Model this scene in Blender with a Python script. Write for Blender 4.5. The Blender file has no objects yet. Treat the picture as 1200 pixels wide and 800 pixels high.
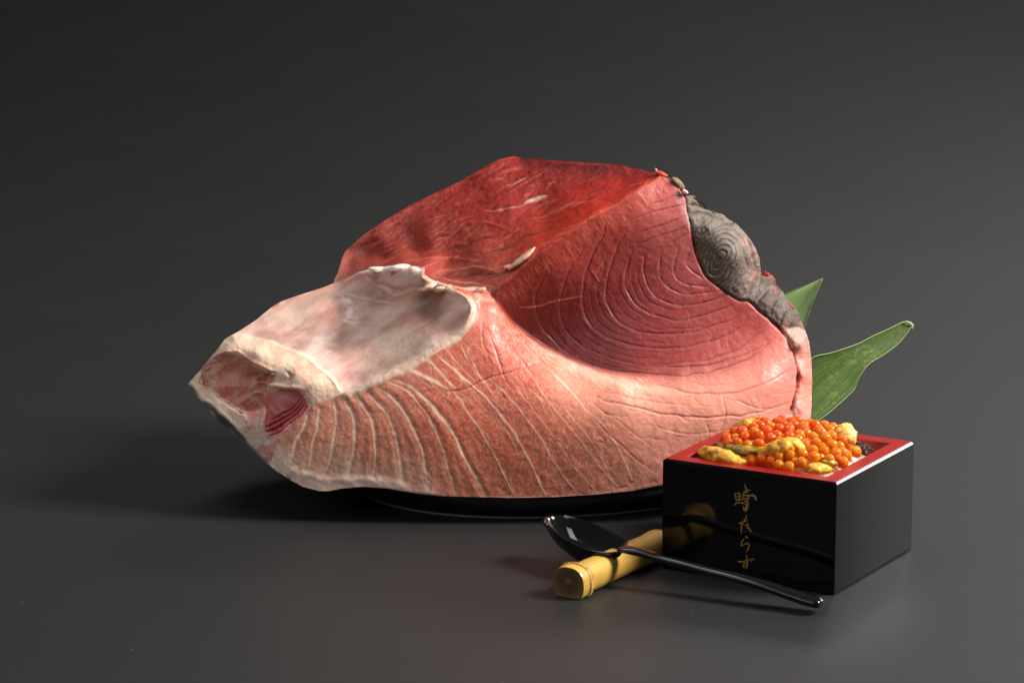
import bpy, bmesh, math, random
import numpy as np
from mathutils import Vector, noise, Matrix
from mathutils.bvhtree import BVHTree
random.seed(7)
S = bpy.context.scene
C = S.collection
R = math.radians

# ------------------------------------------------------------------ camera, world, lamps, exposure
F = 4000.0; TH = R(12.53); CAMP = np.array([0.0, -1.4328, 0.4322])
cd = bpy.data.cameras.new('camera'); cam = bpy.data.objects.new('camera', cd); C.objects.link(cam)
cam.location = CAMP; cam.rotation_euler = (math.pi/2 - TH, 0, 0)
cd.sensor_width = 36; cd.lens = 36*F/1200; cd.clip_start = .05; cd.clip_end = 50
S.camera = cam
w = bpy.data.worlds.new('World'); S.world = w; w.use_nodes = True
w.node_tree.nodes['Background'].inputs[0].default_value = (.75, .78, .82, 1)
w.node_tree.nodes['Background'].inputs[1].default_value = .11
def area(name, loc, target, sx, sy, power, col):
    l = bpy.data.lights.new(name, 'AREA'); l.shape = 'RECTANGLE'; l.size = sx; l.size_y = sy
    l.energy = power; l.color = col
    o = bpy.data.objects.new(name, l); C.objects.link(o); o.location = loc
    o.rotation_euler = (Vector(target) - Vector(loc)).to_track_quat('-Z', 'Y').to_euler()
    return o
area('key_softbox', (1.10, -.02, .95), (.02, .15, .05), .42, .42, 40, (1, .965, .92))
area('rim_strip', (1.02, .74, .47), (.10, .08, .05), .30, .24, 3.6, (1, .98, .95))
area('added_background_light', (.95, 2.5, 1.6), (.75, 3.0, 0), 1.4, .9, 32, (1, .98, .95))  # added lamp, unseen, to brighten the far end of the sheet
area('top_softbox', (-.42, .30, 1.25), (0, .2, .08), .7, .5, 5.5, (1, .985, .96))
area('fill_softbox', (-.75, -1.0, .85), (-.05, .15, .05), .9, .7, 4.4, (.95, .97, 1))
S.view_settings.view_transform = 'Standard'; S.view_settings.look = 'None'
S.view_settings.exposure = 0; S.view_settings.gamma = 1
S.render.engine = 'CYCLES'

# ------------------------------------------------------------------ geometry helpers
c_, s_ = math.cos(TH), math.sin(TH)
def ray(px, py):
    px = np.asarray(px, float); py = np.asarray(py, float)
    u = (px-600)/F; v = (400-py)/F
    return np.stack([u, c_+v*s_, -s_+v*c_], -1)
def atY(px, py, Y):
    d = ray(px, py); t = (np.asarray(Y)-CAMP[1])/d[..., 1]
    return CAMP + d*t[..., None]
def atZ(px, py, z):
    d = ray(px, py); t = (np.asarray(z)-CAMP[2])/d[..., 2]
    return CAMP + d*t[..., None]
def mkmesh(name, V, Fc, mats, parent=None, smooth=True):
    me = bpy.data.meshes.new(name); me.from_pydata([tuple(v) for v in V], [], Fc)
    if not isinstance(mats, (list, tuple)): mats = [mats]
    for m in mats: me.materials.append(m)
    if smooth: me.polygons.foreach_set('use_smooth', [True]*len(me.polygons))
    me.update()
    o = bpy.data.objects.new(name, me); C.objects.link(o)
    if parent: o.parent = parent
    return o
def empty(name, loc=(0, 0, 0), rz=0):
    o = bpy.data.objects.new(name, None); C.objects.link(o); o.location = loc; o.rotation_euler[2] = rz
    o.empty_display_size = .01
    return o
def tag(o, label, cat, group=None):
    o['label'] = label; o['category'] = cat
    if group: o['group'] = group
    return o
def under(o, parent):                       # parent keeping world place (parent only translated)
    o.parent = parent; o.matrix_parent_inverse = Matrix.Translation(parent.location).inverted()
def loft(rings, closed=True, cap0=False, cap1=False):
    V = [p for r in rings for p in r]; n = len(rings[0]); Fc = []
    for i in range(len(rings)-1):
        for j in range(n if closed else n-1):
            k = (j+1) % n
            Fc.append((i*n+j, i*n+k, (i+1)*n+k, (i+1)*n+j))
    if cap0: Fc.append(tuple(range(n-1, -1, -1)))
    if cap1: Fc.append(tuple(range((len(rings)-1)*n, len(rings)*n)))
    return V, Fc
def lin(c):
    c = np.asarray(c, float)/255.0
    return np.where(c <= .04045, c/12.92, ((c+.055)/1.055)**2.4)

# ------------------------------------------------------------------ materials
def mat(name, **kw):
    m = bpy.data.materials.new(name); m.use_nodes = True
    b = m.node_tree.nodes['Principled BSDF']
    for k, v in kw.items():
        k = k.replace('_', ' ')
        b.inputs[k].default_value = v
    return m, m.node_tree, b
def nd(nt, t, **kw):
    n = nt.nodes.new(t)
    for k, v in kw.items():
        if k in n.inputs.keys() if False else False: pass
        setattr(n, k, v)
    return n
def noise_node(nt, scale, detail=4, rough=.6, vec=None, dist=0):
    n = nt.nodes.new('ShaderNodeTexNoise'); n.inputs['Scale'].default_value = scale
    n.inputs['Detail'].default_value = detail; n.inputs['Roughness'].default_value = rough
    n.inputs['Distortion'].default_value = dist
    if vec is None:
        tc = nt.nodes.new('ShaderNodeTexCoord'); vec = tc.outputs['Object']
    nt.links.new(vec, n.inputs['Vector'])
    return n
def ramp(nt, src, stops):
    r = nt.nodes.new('ShaderNodeValToRGB')
    e = r.color_ramp.elements
    while len(e) < len(stops): e.new(.5)
    for i, (p, c) in enumerate(stops):
        e[i].position = p; e[i].color = (c, c, c, 1) if isinstance(c, (int, float)) else (*c, 1)
    nt.links.new(src, r.inputs[0]); return r
def bump(nt, b, src, strength, dist, prev=None):
    n = nt.nodes.new('ShaderNodeBump'); n.inputs['Strength'].default_value = strength
    n.inputs['Distance'].default_value = dist; nt.links.new(src, n.inputs['Height'])
    if prev: nt.links.new(prev.outputs[0], n.inputs['Normal'])
    nt.links.new(n.outputs[0], b.inputs['Normal']); return n
def mixc(nt, fac, a, b_, mode='MIX'):
    n = nt.nodes.new('ShaderNodeMix'); n.data_type = 'RGBA'; n.blend_type = mode
    for s, v in ((0, fac), (6, a), (7, b_)):
        if isinstance(v, (int, float)): n.inputs[s].default_value = v
        elif isinstance(v, (tuple, list)): n.inputs[s].default_value = (*v[:3], 1)
        else: nt.links.new(v, n.inputs[s])
    return n.outputs[2]
def mapping(nt, scale, rot=(0, 0, 0)):
    tc = nt.nodes.new('ShaderNodeTexCoord'); mp = nt.nodes.new('ShaderNodeMapping')
    mp.inputs['Scale'].default_value = scale; mp.inputs['Rotation'].default_value = rot
    nt.links.new(tc.outputs['Object'], mp.inputs['Vector']); return mp.outputs[0]

# table: matt black laminate
mt_table, nt, b = mat('black_matt_table', Roughness=.42)
n1 = noise_node(nt, 3.0, 3); n2 = noise_node(nt, 900, 2)
r1 = ramp(nt, n1.outputs[0], [(.3, (.0165, .0165, .0168)), (.7, (.0190, .0190, .0193))])
vo = nt.nodes.new('ShaderNodeTexVoronoi'); vo.voronoi_dimensions = '2D'; vo.inputs['Scale'].default_value = 38
tc = nt.nodes.new('ShaderNodeTexCoord'); nt.links.new(tc.outputs['Object'], vo.inputs['Vector'])
dust = ramp(nt, vo.outputs['Distance'], [(.012, 1.0), (.022, 0.0)])
sv = nt.nodes.new('ShaderNodeSeparateColor'); nt.links.new(vo.outputs['Color'], sv.inputs[0])
dk = ramp(nt, sv.outputs[0], [(.72, 0.0), (.95, 1.0)]); dm_ = nt.nodes.new('ShaderNodeMath'); dm_.operation = 'MULTIPLY'
nt.links.new(dust.outputs[0], dm_.inputs[0]); nt.links.new(dk.outputs[0], dm_.inputs[1])
nt.links.new(mixc(nt, dm_.outputs[0], r1.outputs[0], (.11, .11, .11)), b.inputs['Base Color'])
rr = ramp(nt, noise_node(nt, 14, 5).outputs[0], [(.3, .47), (.7, .50)])
nt.links.new(rr.outputs[0], b.inputs['Roughness'])
bump(nt, b, n2.outputs[0], .12, .0003)
b.inputs['Specular IOR Level'].default_value = .32

def flesh(name, rough, marb, sss=.22, marb_scale=420, fibre=None, bstr=.5, coat=.22):
    m, nt, b = mat(name, Roughness=rough)
    at = nt.nodes.new('ShaderNodeAttribute'); at.attribute_name = 'col'
    am = nt.nodes.new('ShaderNodeAttribute'); am.attribute_name = 'marb'
    # fine marbling veins
    nn = noise_node(nt, marb_scale, 5, .65, None if fibre is None else mapping(nt, fibre[0], fibre[1]), .6)
    rg = nt.nodes.new('ShaderNodeMath'); rg.operation = 'SUBTRACT'; nt.links.new(nn.outputs[0], rg.inputs[0]); rg.inputs[1].default_value = .5
    ab = nt.nodes.new('ShaderNodeMath'); ab.operation = 'ABSOLUTE'; nt.links.new(rg.outputs[0], ab.inputs[0])
    vein = ramp(nt, ab.outputs[0], [(0.0, 1.0), (.038, 0.0)])
    mu = nt.nodes.new('ShaderNodeMath'); mu.operation = 'MULTIPLY'; nt.links.new(vein.outputs[0], mu.inputs[0]); nt.links.new(am.outputs['Fac'], mu.inputs[1])
    mu2 = nt.nodes.new('ShaderNodeMath'); mu2.operation = 'MULTIPLY'; nt.links.new(mu.outputs[0], mu2.inputs[0]); mu2.inputs[1].default_value = marb
    # mottling
    big = noise_node(nt, 75, 6, .65)
    mot = ramp(nt, big.outputs[0], [(.3, .90), (.7, 1.07)])
    c1 = mixc(nt, 1.0, at.outputs['Color'], mot.outputs[0], 'MULTIPLY')
    c2 = mixc(nt, mu2.outputs[0], c1, tuple(lin((240, 184, 156))))
    nt.links.new(c2, b.inputs['Base Color'])
    b.inputs['Subsurface Weight'].default_value = sss
    b.inputs['Subsurface Radius'].default_value = (1, .35, .2)
    b.inputs['Subsurface Scale'].default_value = .0008
    rr = ramp(nt, noise_node(nt, 260, 4).outputs[0], [(.35, rough-.12), (.65, rough+.14)])
    nt.links.new(rr.outputs[0], b.inputs['Roughness'])
    f1 = noise_node(nt, 1300, 3, .6); f2 = noise_node(nt, 340, 5, .6)
    bp = bump(nt, b, f2.outputs[0], bstr, .0007); bump(nt, b, f1.outputs[0], bstr*.8, .00022, bp)
    b.inputs['Specular IOR Level'].default_value = .5
    b.inputs['Coat Weight'].default_value = coat; b.inputs['Coat Roughness'].default_value = .16
    nt.links.new(b.inputs['Normal'].links[0].from_socket, b.inputs['Coat Normal'])
    return m
M_belly = flesh('fatty_belly_flesh', .50, .48, marb_scale=330, bstr=.20, coat=.05)
M_red = flesh('red_loin_flesh', .52, .16, marb_scale=500, fibre=((1, 1, .45), (0, R(25), 0)), bstr=.30, coat=.03)
M_top = flesh('cut_red_flesh', .46, .10, marb_scale=120, fibre=((.5, 1, 2.0), (0, R(28), 0)), bstr=.6, coat=.05)
M_top.node_tree.nodes['Principled BSDF'].inputs['Specular IOR Level'].default_value = .3
M_cav = flesh('cavity_membrane', .40, .22, marb_scale=70, fibre=((1, .6, 1.5), (0, R(30), 0)), sss=.25, bstr=.25)
M_fat = flesh('belly_fat', .38, .15, sss=.35, bstr=.4)
M_grey = flesh('grey_dark_muscle', .62, .05, sss=.03, bstr=.7, coat=0)
M_skin = flesh('tuna_skin', .35, .1, sss=.05, bstr=.5)

# ------------------------------------------------------------------ table and backdrop: one sheet that sweeps up far behind
prof = [(-2.2, 0), (-1, 0), (0, 0), (1, 0), (2.2, 0), (3.0, 0)]
for a in range(1, 10): prof.append((3.0+1.0*math.sin(R(a*10)), 1.0-1.0*math.cos(R(a*10))))
prof.append((4.0, 3.5))
V, Fc = loft([[(x, y, z) for x in np.linspace(-4, 4, 9)] for y, z in prof], closed=False)
tb = mkmesh('table', V, Fc, mt_table); tb['kind'] = 'structure'
tb.data.flip_normals()

# ------------------------------------------------------------------ plate
mt_plate, nt, b = mat('black_glazed_plate', Base_Color=(.010, .010, .011, 1), Roughness=.22)
bump(nt, b, noise_node(nt, 90, 3).outputs[0], .15, .0006)
mt_line, nt, b = mat('pale_foot_edge', Base_Color=(.16, .13, .09, 1), Roughness=.5)
T = np.linspace(0, 2*math.pi, 128, endpoint=False)
rim = atZ(678+283*np.cos(T), 527+57*np.sin(T-R(16)), .0125)[::-1]
pc = rim.mean(0)
plate = empty('oval_plate', (pc[0], pc[1], 0))
def pring(s, z): 
    q = (rim-pc)*s; return [(a, b_, z) for a, b_ in q[:, :2]]
V, Fc = loft([pring(s, z) for s, z in [(.86, .0006), (.895, .0006), (.905, .0012), (.935, .0034), (.968, .0066), (.992, .0102), (1, .0122), (1.002, .0132), (.996, .0140), (.985, .0138), (.96, .0122), (.90, .0088), (.82, .0068), (.5, .0062), (.02, .0062)]], cap0=True, cap1=True)
pb = mkmesh('dish', V, Fc, mt_plate, plate)
V, Fc = loft([pring(s, z) for s, z in [(.82, .003), (.82, .0002), (.885, .0002), (.89, .0010), (.889, .0016)]])
mkmesh('foot_ring', V, Fc, mt_plate, plate)
V, Fc = loft([pring(s, z) for s, z in [(.897, .0001), (.9035, .0002), (.9045, .0009), (.900, .0011), (.897, .0001)]])
mkmesh('pale_foot_line', V, Fc, mt_line, plate)  # thin pale tan line round the bottom edge of the foot
tag(plate, 'black glazed oval plate under the big block of raw tuna', 'plate')

# ------------------------------------------------------------------ the block of tuna
Y0 = .116
OUT_TOP = [(220,449),(226,443),(234,434),(240,427),(252,412),(264,397),(280,388),(300,375),(318,360),(330,353),(350,346),(378,337),(391,332),
  (392,327),(396,320),(398,312),(401,302),(405,294),(425,276),(450,259),(480,241),(510,226),(540,212),(565,197),(585,187),(603,183),(613,186),(625,186),(650,188),(668,189),(690,191),(712,192),(730,194),(748,198),(764,202),(776,203),(785,208),
  (792,215),(798,221),(803,228),(815,230),(821,236),(826,238),(832,247),(840,249),(847,251),(855,258),(862,261),(869,268),(875,275),(881,284),(886,293),(890,303),(891,313),(892,320),(900,321),(905,325),(909,334),(914,337),(919,344),(923,352),(930,358),(936,367),(940,378),(944,388),(948,400),(951,420),(952,450),(951,480),(949,500),(946,520)]
OUT_BOT = [(930,545),(880,558),(820,565),(790,567),(776,568),(760,571),(740,575),(700,579),(650,582),(600,583),(560,582),(520,581),(490,578),(465,574),(455,572),(440,571),(425,570),(400,572),(385,575),(374,575),(355,570),(340,562),(325,552),(310,541),(297,530),(285,518),(272,508),(262,498),(250,488),(240,473),(228,462)]
OUT = OUT_TOP + OUT_BOT
MEM = [(391,332),(404,328),(420,320),(440,315),(455,313),(472,312),(486,313),(497,314),(497,322),(504,330),(515,334),(536,337),(551,340),(565,340),(574,344),(578,350)]
RIDGE = [(578,350),(582,339),(592,331),(602,323),(618,308),(635,294),(650,284),(667,273),(684,261),(700,251),(716,243),(730,234),(742,227),(755,217),(768,209),(776,203)]
AKB = [(578,350),(588,365),(600,379),(618,394),(640,408),(662,420),(687,430),(715,438),(756,443),(797,444),(839,439),(880,422),(905,400),(918,388)]
SEAM = [(918,388),(925,400),(931,413),(935,428),(936,442),(935,455),(932,468),(928,478),(925,487),(920,510),(912,530),(905,552)]
GREYL = [(776,203),(786,214),(798,222),(803,230),(805,240),(809,260),(812,275),(815,290),(820,308),(826,320),(838,333),(848,341),(857,347),(868,352),(877,353),(890,364),(905,376),(918,388)]
GREYR = [(918,388),(928,384),(936,383),(944,388)]
CAVR = [(497,322),(512,332),(525,336),(536,342),(546,349),(552,360),(550,370),(545,382),(536,392),(520,403),(507,411),(494,419),(481,426),(465,434),(449,442),(432,449),(416,456),(400,461)]
CAVL = [(400,461),(394,452),(388,444),(380,437),(372,431),(362,421),(352,415),(342,412),(332,408),(318,402),(304,398),(294,397),(284,393),(272,392)]
TIPB = [(400,461),(390,466),(380,469),(368,474),(361,482),(352,490),(340,500),(330,511),(324,522),(320,533),(316,545)]
SKL = [(220,449),(228,456),(234,466),(240,472),(250,476),(256,480),(263,487),(270,494),(280,503),(288,513),(296,523),(306,534),(316,545),(326,552),(336,559),(347,566),(356,571),(368,574),(374,575)]
BONE = [(312,466),(319,460),(329,456),(340,457),(350,459),(357,467),(361,476),(352,488),(345,493),(338,497),(326,509),(317,510),(311,503),(311,492),(313,480),(311,472)]
def sub(poly, a, b_):                       # stretch of the outline between two of its points
    i, j = poly.index(a), poly.index(b_)
    return poly[i:j+1] if i <= j else poly[i:]+poly[:j+1]
rg_top = sub(OUT, (391,332), (776,203)) + RIDGE[::-1][1:] + MEM[::-1][1:-1]
rg_cav = [(272,392)] + sub(OUT, (280,388), (391,332)) + MEM[1:9] + CAVR[1:] + CAVL[1:-1]
rg_tip = sub(OUT, (220,449), (264,397)) + CAVL[::-1] + TIPB[1:] + SKL[:13][::-1]
rg_skl = SKL + sub(OUT, (374,575), (228,462))[1:]
rg_grey = sub(OUT, (776,203), (944,388)) + GREYR[::-1][1:] + GREYL[::-1][1:-1]
rg_edge = sub(OUT, (944,388), (930,545)) + [(905,552)] + SEAM[::-1][1:] + GREYR[1:-1]
rg_red = RIDGE + GREYL[1:] + AKB[::-1][1:-1]
NAMES = ['cut_belly_flesh', 'red_loin_flesh', 'upper_cut_flesh', 'cavity_wall', 'belly_tip', 'dark_muscle', 'skin_side_flesh', 'belly_skin', 'bone_end']
def inpoly(P, x, y):
    P = np.asarray(P, float); r = np.zeros(x.shape, bool)
    x1, y1 = P[-1]
    for x2, y2 in P:
        if y1 != y2:
            r ^= ((y1 > y) != (y2 > y)) & (x < (x2-x1)*(y-y1)/(y2-y1)+x1)
        x1, y1 = x2, y2
    return r
def resample(P, step):
    P = np.asarray(P, float); o = []
    for a, b_ in zip(P[:-1], P[1:]):
        n = max(1, int(np.hypot(*(b_-a))/step)); o += [a+(b_-a)*k/n for k in range(n)]
    return np.array(o+[P[-1]])
def smoothline(P, step=2.0):                # Catmull-Rom through the points
    P = np.asarray(P, float)
    if len(P) < 3: return resample(P, step)
    Q = np.vstack([2*P[0]-P[1], P, 2*P[-1]-P[-2]]); o = []
    for i in range(1, len(Q)-2):
        n = max(2, int(np.hypot(*(Q[i+1]-Q[i]))/step))
        for k in range(n):
            t = k/n; a, b_, c, d = Q[i-1], Q[i], Q[i+1], Q[i+2]
            o.append(.5*((2*b_)+(-a+c)*t+(2*a-5*b_+4*c-d)*t*t+(-a+3*b_-3*c+d)*t**3))
    return np.array(o+[P[-1]])
def dist(P, x, y, reach):                   # distance to a polyline, and how far along it (0..1); far points get 1e3
    P = np.asarray(P, float); d = np.full(x.shape, 1e3); tt = np.zeros(x.shape)
    m = (x > P[:, 0].min()-reach) & (x < P[:, 0].max()+reach) & (y > P[:, 1].min()-reach) & (y < P[:, 1].max()+reach)
    xs, ys = x[m], y[m]; dd = np.full(xs.shape, 1e3); t2 = np.zeros(xs.shape)
    L = np.r_[0, np.cumsum(np.hypot(*np.diff(P, axis=0).T))]
    for i in range(len(P)-1):
        ax, ay = P[i]; bx, by = P[i+1]; ex, ey = bx-ax, by-ay; l2 = ex*ex+ey*ey+1e-9
        t = np.clip(((xs-ax)*ex+(ys-ay)*ey)/l2, 0, 1)
        q = np.hypot(xs-ax-t*ex, ys-ay-t*ey); k = q < dd
        dd[k] = q[k]; t2[k] = (L[i]+t[k]*(L[i+1]-L[i]))/L[-1]
    d[m] = dd; tt[m] = t2
    return d, tt
def sidedist(P, x, y, reach):               # signed: which side of the line
    P = smoothline(P, 3); d, t = dist(P, x, y, reach)
    i = np.clip((t*(len(P)-1)).astype(int), 0, len(P)-2)
    e = P[i+1]-P[i]
    return np.sign(e[..., 0]*(y-P[i][..., 1])-e[..., 1]*(x-P[i][..., 0]))*d, t
rs = np.random.RandomState(5)
_tab = rs.rand(256, 256)
def vn(x, y, sc, off=0.0):                  # value noise, -1..1
    x = x/sc+off+37.3; y = y/sc+off*1.7+11.9
    xi, yi = np.floor(x).astype(int), np.floor(y).astype(int); fx, fy = x-xi, y-yi
    fx = fx*fx*(3-2*fx); fy = fy*fy*(3-2*fy)
    g = lambda a, b_: _tab[a % 256, b_ % 256]
    return 2*((g(xi, yi)*(1-fx)+g(xi+1, yi)*fx)*(1-fy)+(g(xi, yi+1)*(1-fx)+g(xi+1, yi+1)*fx)*fy)-1
def fbm(x, y, sc, n=4, off=0.0, g=.55):
    o = 0; a = 1
    for k in range(n): o = o+a*vn(x, y, sc/2**k, off+k*7.1); a *= g
    return o

GS = 1.0
gx = np.arange(216, 956, GS); gy = np.arange(179, 588, GS)
nx, ny = len(gx), len(gy)
X, Yp = np.meshgrid(gx, gy)                 # ny, nx
cx, cy = X[:-1, :-1]+GS/2, Yp[:-1, :-1]+GS/2
lab = np.full(cx.shape, -1)
lab[inpoly(OUT, cx, cy)] = 0
for k, P in ((1, rg_red), (2, rg_top), (3, rg_cav), (4, rg_tip), (5, rg_grey), (6, rg_edge), (7, rg_skl), (8, BONE)):
    lab[inpoly(P, cx, cy) & (lab >= 0)] = k
pad = np.full((ny+1, nx+1), -1); pad[1:-1, 1:-1] = lab
nb = np.stack([pad[:-1, :-1], pad[:-1, 1:], pad[1:, :-1], pad[1:, 1:]])
border = (nb.max(0) != nb.min(0)); used = nb.max(0) >= 0
outer = used & (nb.min(0) < 0)
# snap border vertices onto the traced lines
bi = np.argwhere(border & used); bxy = np.stack([X[border & used], Yp[border & used]], 1)
def snap(pts, lines):
    best = np.full(len(pts), 1e9); pos = pts.copy()
    for P in lines:
        P = np.asarray(P, float)
        for a, b_ in zip(P[:-1], P[1:]):
            e = b_-a; t = np.clip(((pts-a)@e)/(e@e+1e-9), 0, 1); q = a+t[:, None]*e
            d = np.hypot(*(pts-q).T); k = d < best; best[k] = d[k]; pos[k] = q[k]
    pos[best > 1.7*GS] = pts[best > 1.7*GS]
    return pos
isout = outer[border & used]
lines_in = [MEM, RIDGE, AKB, SEAM, GREYL, GREYR, CAVR, CAVL, TIPB, SKL, BONE+BONE[:1]]
ps = bxy.copy()
ps[~isout] = snap(bxy[~isout], lines_in)
ps[isout] = snap(bxy[isout], [OUT+OUT[:1]])
X[border & used] = ps[:, 0]; Yp[border & used] = ps[:, 1]

# depth in cm behind the front foot of the block, at points of the surface
def tps(P, Z, x, y, smooth=.4):
    P = np.asarray(P, float)/100; n = len(P)
    r = np.hypot(P[:, None, 0]-P[None, :, 0], P[:, None, 1]-P[None, :, 1])
    K = np.where(r > 0, r*r*np.log(r+1e-12), 0)+np.eye(n)*smooth*1e-3
    A = np.zeros((n+3, n+3)); A[:n, :n] = K; A[:n, n] = 1; A[:n, n+1:] = P; A[n, :n] = 1; A[n+1:, :n] = P.T
    wv = np.linalg.solve(A, np.r_[Z, 0, 0, 0]); xx, yy = x/100, y/100
    o = wv[n]+wv[n+1]*xx+wv[n+2]*yy
    for i in range(n):
        r2 = (xx-P[i, 0])**2+(yy-P[i, 1])**2
        o = o+wv[i]*.5*r2*np.log(r2+1e-12)
    return o
def edge_depths(P, D):                      # depths D given at some points along P -> samples every 14 px
    Q = resample(P, 13); L = np.r_[0, np.cumsum(np.hypot(*np.diff(Q, axis=0).T))]
    PD = np.array([d[:2] for d in D], float); ts = []
    for q in PD: ts.append(L[np.argmin(np.hypot(*(Q-q).T))])
    o = np.argsort(ts); return Q, np.interp(L, np.array(ts)[o], np.array([d[2] for d in D])[o])
BD = dict(
 mem=(MEM, [(391,332,9.5),(420,320,8.8),(455,313,7.6),(497,314,6.0),(515,334,4.8),(551,340,3.9),(578,350,3.2)]),
 ridge=(RIDGE, [(578,350,3.2),(602,323,3.4),(635,294,3.5),(700,251,4.1),(742,227,4.6),(776,203,5.6)]),
 akb=(AKB, [(578,350,3.2),(600,379,3.3),(640,408,3.0),(687,430,2.4),(756,443,2.0),(797,444,2.0),(839,439,2.35),(880,422,2.9),(918,388,3.8)]),
 seam=(SEAM, [(918,388,3.8),(936,442,3.2),(925,487,2.6),(905,552,1.6)]),
 greyl=(GREYL, [(776,203,5.6),(809,260,4.6),(820,308,4.5),(857,347,4.1),(918,388,3.8)]),
 greyr=(GREYR, [(918,388,3.8),(944,388,5.0)]),
 cavr=(CAVR, [(497,322,5.8),(525,336,4.6),(552,360,2.3),(545,382,1.9),(507,411,1.5),(449,442,1.2),(400,461,1.1)]),
 cavl=(CAVL, [(400,461,1.1),(372,431,1.8),(332,408,2.8),(304,398,3.4),(272,392,4.0)]),
 tipb=(TIPB, [(400,461,1.1),(361,482,1.0),(324,522,.9),(316,545,.9)]),
 skl=(SKL, [(220,449,3.4),(250,476,2.4),(280,503,1.6),(316,545,.9),(347,566,.5),(374,575,.3)]),
 ot=(OUT_TOP, [(220,449,3.4),(240,427,3.6),(264,397,4.0),(300,375,6.2),(330,353,7.8),(378,337,9.2),(391,332,9.5)]),
 ou=(sub(OUT_TOP,(391,332),(776,203)), [(391,332,9.5),(398,312,12.2),(405,294,13.2),(480,241,14.0),(540,212,13.7),(603,183,13.4),(650,188,11.3),(712,192,8.7),(748,198,7.0),(776,203,5.6)]),
 og=(sub(OUT_TOP,(776,203),(944,388)), [(776,203,5.6),(815,230,5.4),(847,251,5.6),(875,275,5.7),(891,313,5.4),(909,334,5.3),(930,358,5.2),(944,388,5.0)]),
 oe=(sub(OUT,(944,388),(930,545)), [(944,388,5.2),(952,450,4.6),(949,500,4.0),(930,545,2.6)]),
 ob=([(905,552)]+sub(OUT,(880,558),(374,575)), [(905,552,1.6),(820,565,.8),(776,568,.3),(700,579,0),(600,583,-.1),(490,578,0),(374,575,.3)]),
 osk=(sub(OUT,(374,575),(228,462))+[(220,449)], [(374,575,.3),(340,562,1.3),(297,530,2.3),(262,498,3.2),(228,462,3.8),(220,449,3.4)]))
BDS = {k: edge_depths(*v) for k, v in BD.items()}
def region_depth(keys, inner, mask):
    P = [BDS[k][0] for k in keys]; Z = [BDS[k][1] for k in keys]
    if inner: P.append(np.array([i[:2] for i in inner], float)); Z.append(np.array([i[2] for i in inner], float))
    P = np.vstack(P); Z = np.concatenate(Z)
    key = np.round(P/5).astype(int); _, u = np.unique(key, axis=0, return_index=True)
    return tps(P[u], Z[u], X[mask], Yp[mask])
RG = {
 0: (['akb','seam','cavr','tipb','ob','skl_'], [(430,520,.3),(480,470,.6),(520,520,.1),(560,440,1.0),(555,390,1.8),(580,380,2.3),(610,410,2.1),(600,500,.2),(650,435,1.6),(700,460,1.1),(680,520,.1),(760,470,1.1),(760,520,.4),(830,470,1.4),(850,520,1.1),(900,450,2.2),(890,500,1.6),(340,550,.6),(370,520,.6),(400,480,.9),(725,449,1.45),(560,360,2.7)]),
 1: (['ridge','greyl','akb1'], [(625,368,4.05),(625,340,3.75),(650,390,4.15),(660,340,3.95),(690,408,3.6),(718,424,2.9),(770,425,2.65),(720,360,4.0),(720,300,4.2),(780,370,3.7),(780,300,4.3),(840,400,3.2),(760,250,4.5),(680,290,4.0),(880,395,3.5),(605,358,3.75)]),
 2: (['mem','ridge','ou'], [*[(px, py, -.0374*px-.0667*py+48.2) for px, py in ((500,280),(560,295),(600,250),(680,220),(640,270),(450,290),(620,210),(540,250),(480,260),(700,200),(600,290),(730,210),(430,305),(410,312),(450,303),(490,300),(520,312))],(550,325,5.6)]),
 3: (['mem_','cavr','cavl','otc'], [(450,380,5.6),(500,375,4.0),(400,420,3.6),(350,385,5.6),(400,375,7.0),(450,345,6.9),(530,375,2.7),(505,395,2.3),(440,425,2.7),(540,360,2.8),(500,345,5.1),(330,390,5.0),(380,350,7.9)]),
 4: (['cavl','tipb','skl','ott'], [(340,432,1.6),(300,410,2.5),(370,450,1.1),(250,455,3.0),(280,470,2.1),(300,500,1.3),(280,435,2.8),(330,450,1.5),(262,410,3.3)]),
 5: (['greyl','greyr','og'], [(842,305,4.35),(850,280,4.6),(868,300,4.5),(870,330,4.3),(830,265,4.6),(900,350,4.3),(925,372,4.2),(910,355,4.4)]),
 6: (['greyr','seam','oe'], [(940,400,3.7),(943,440,3.3),(940,480,2.9),(930,520,2.1),(930,395,3.7)]),
 7: (['skl','osk'], []),
}
BDS['akb1'] = edge_depths(AKB, [(578,350,3.2),(588,365,3.6),(600,379,4.0),(618,394,4.15),(640,408,4.0),(662,420,3.6),(687,430,3.1),(715,438,2.65),(756,443,2.2),(797,444,2.05),(839,439,2.35),(880,422,2.9),(918,388,3.8)])
BDS['skl_'] = tuple(a[-4:] for a in BDS['skl']); q = len(edge_depths(MEM[:9], BD['mem'][1])[0]); BDS['mem_'] = edge_depths(MEM[:9], BD['mem'][1])
BDS['otc'] = edge_depths([(272,392)]+sub(OUT,(280,388),(391,332)), BD['ot'][1][2:]); BDS['ott'] = edge_depths(sub(OUT,(220,449),(264,397))+[(272,392)], BD['ot'][1][:3])
acc = np.zeros(X.shape); cnt = np.zeros(X.shape)
for k, (keys, inner) in RG.items():
    m = (nb == k).any(0)
    if k == 4: m |= (nb == 8).any(0)
    if k == 0: m |= (nb == 8).any(0) & (nb == 0).any(0)
    acc[m] += region_depth(keys, inner, m); cnt[m] += 1
D = np.where(cnt > 0, acc/np.maximum(cnt, 1), 0)
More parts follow.
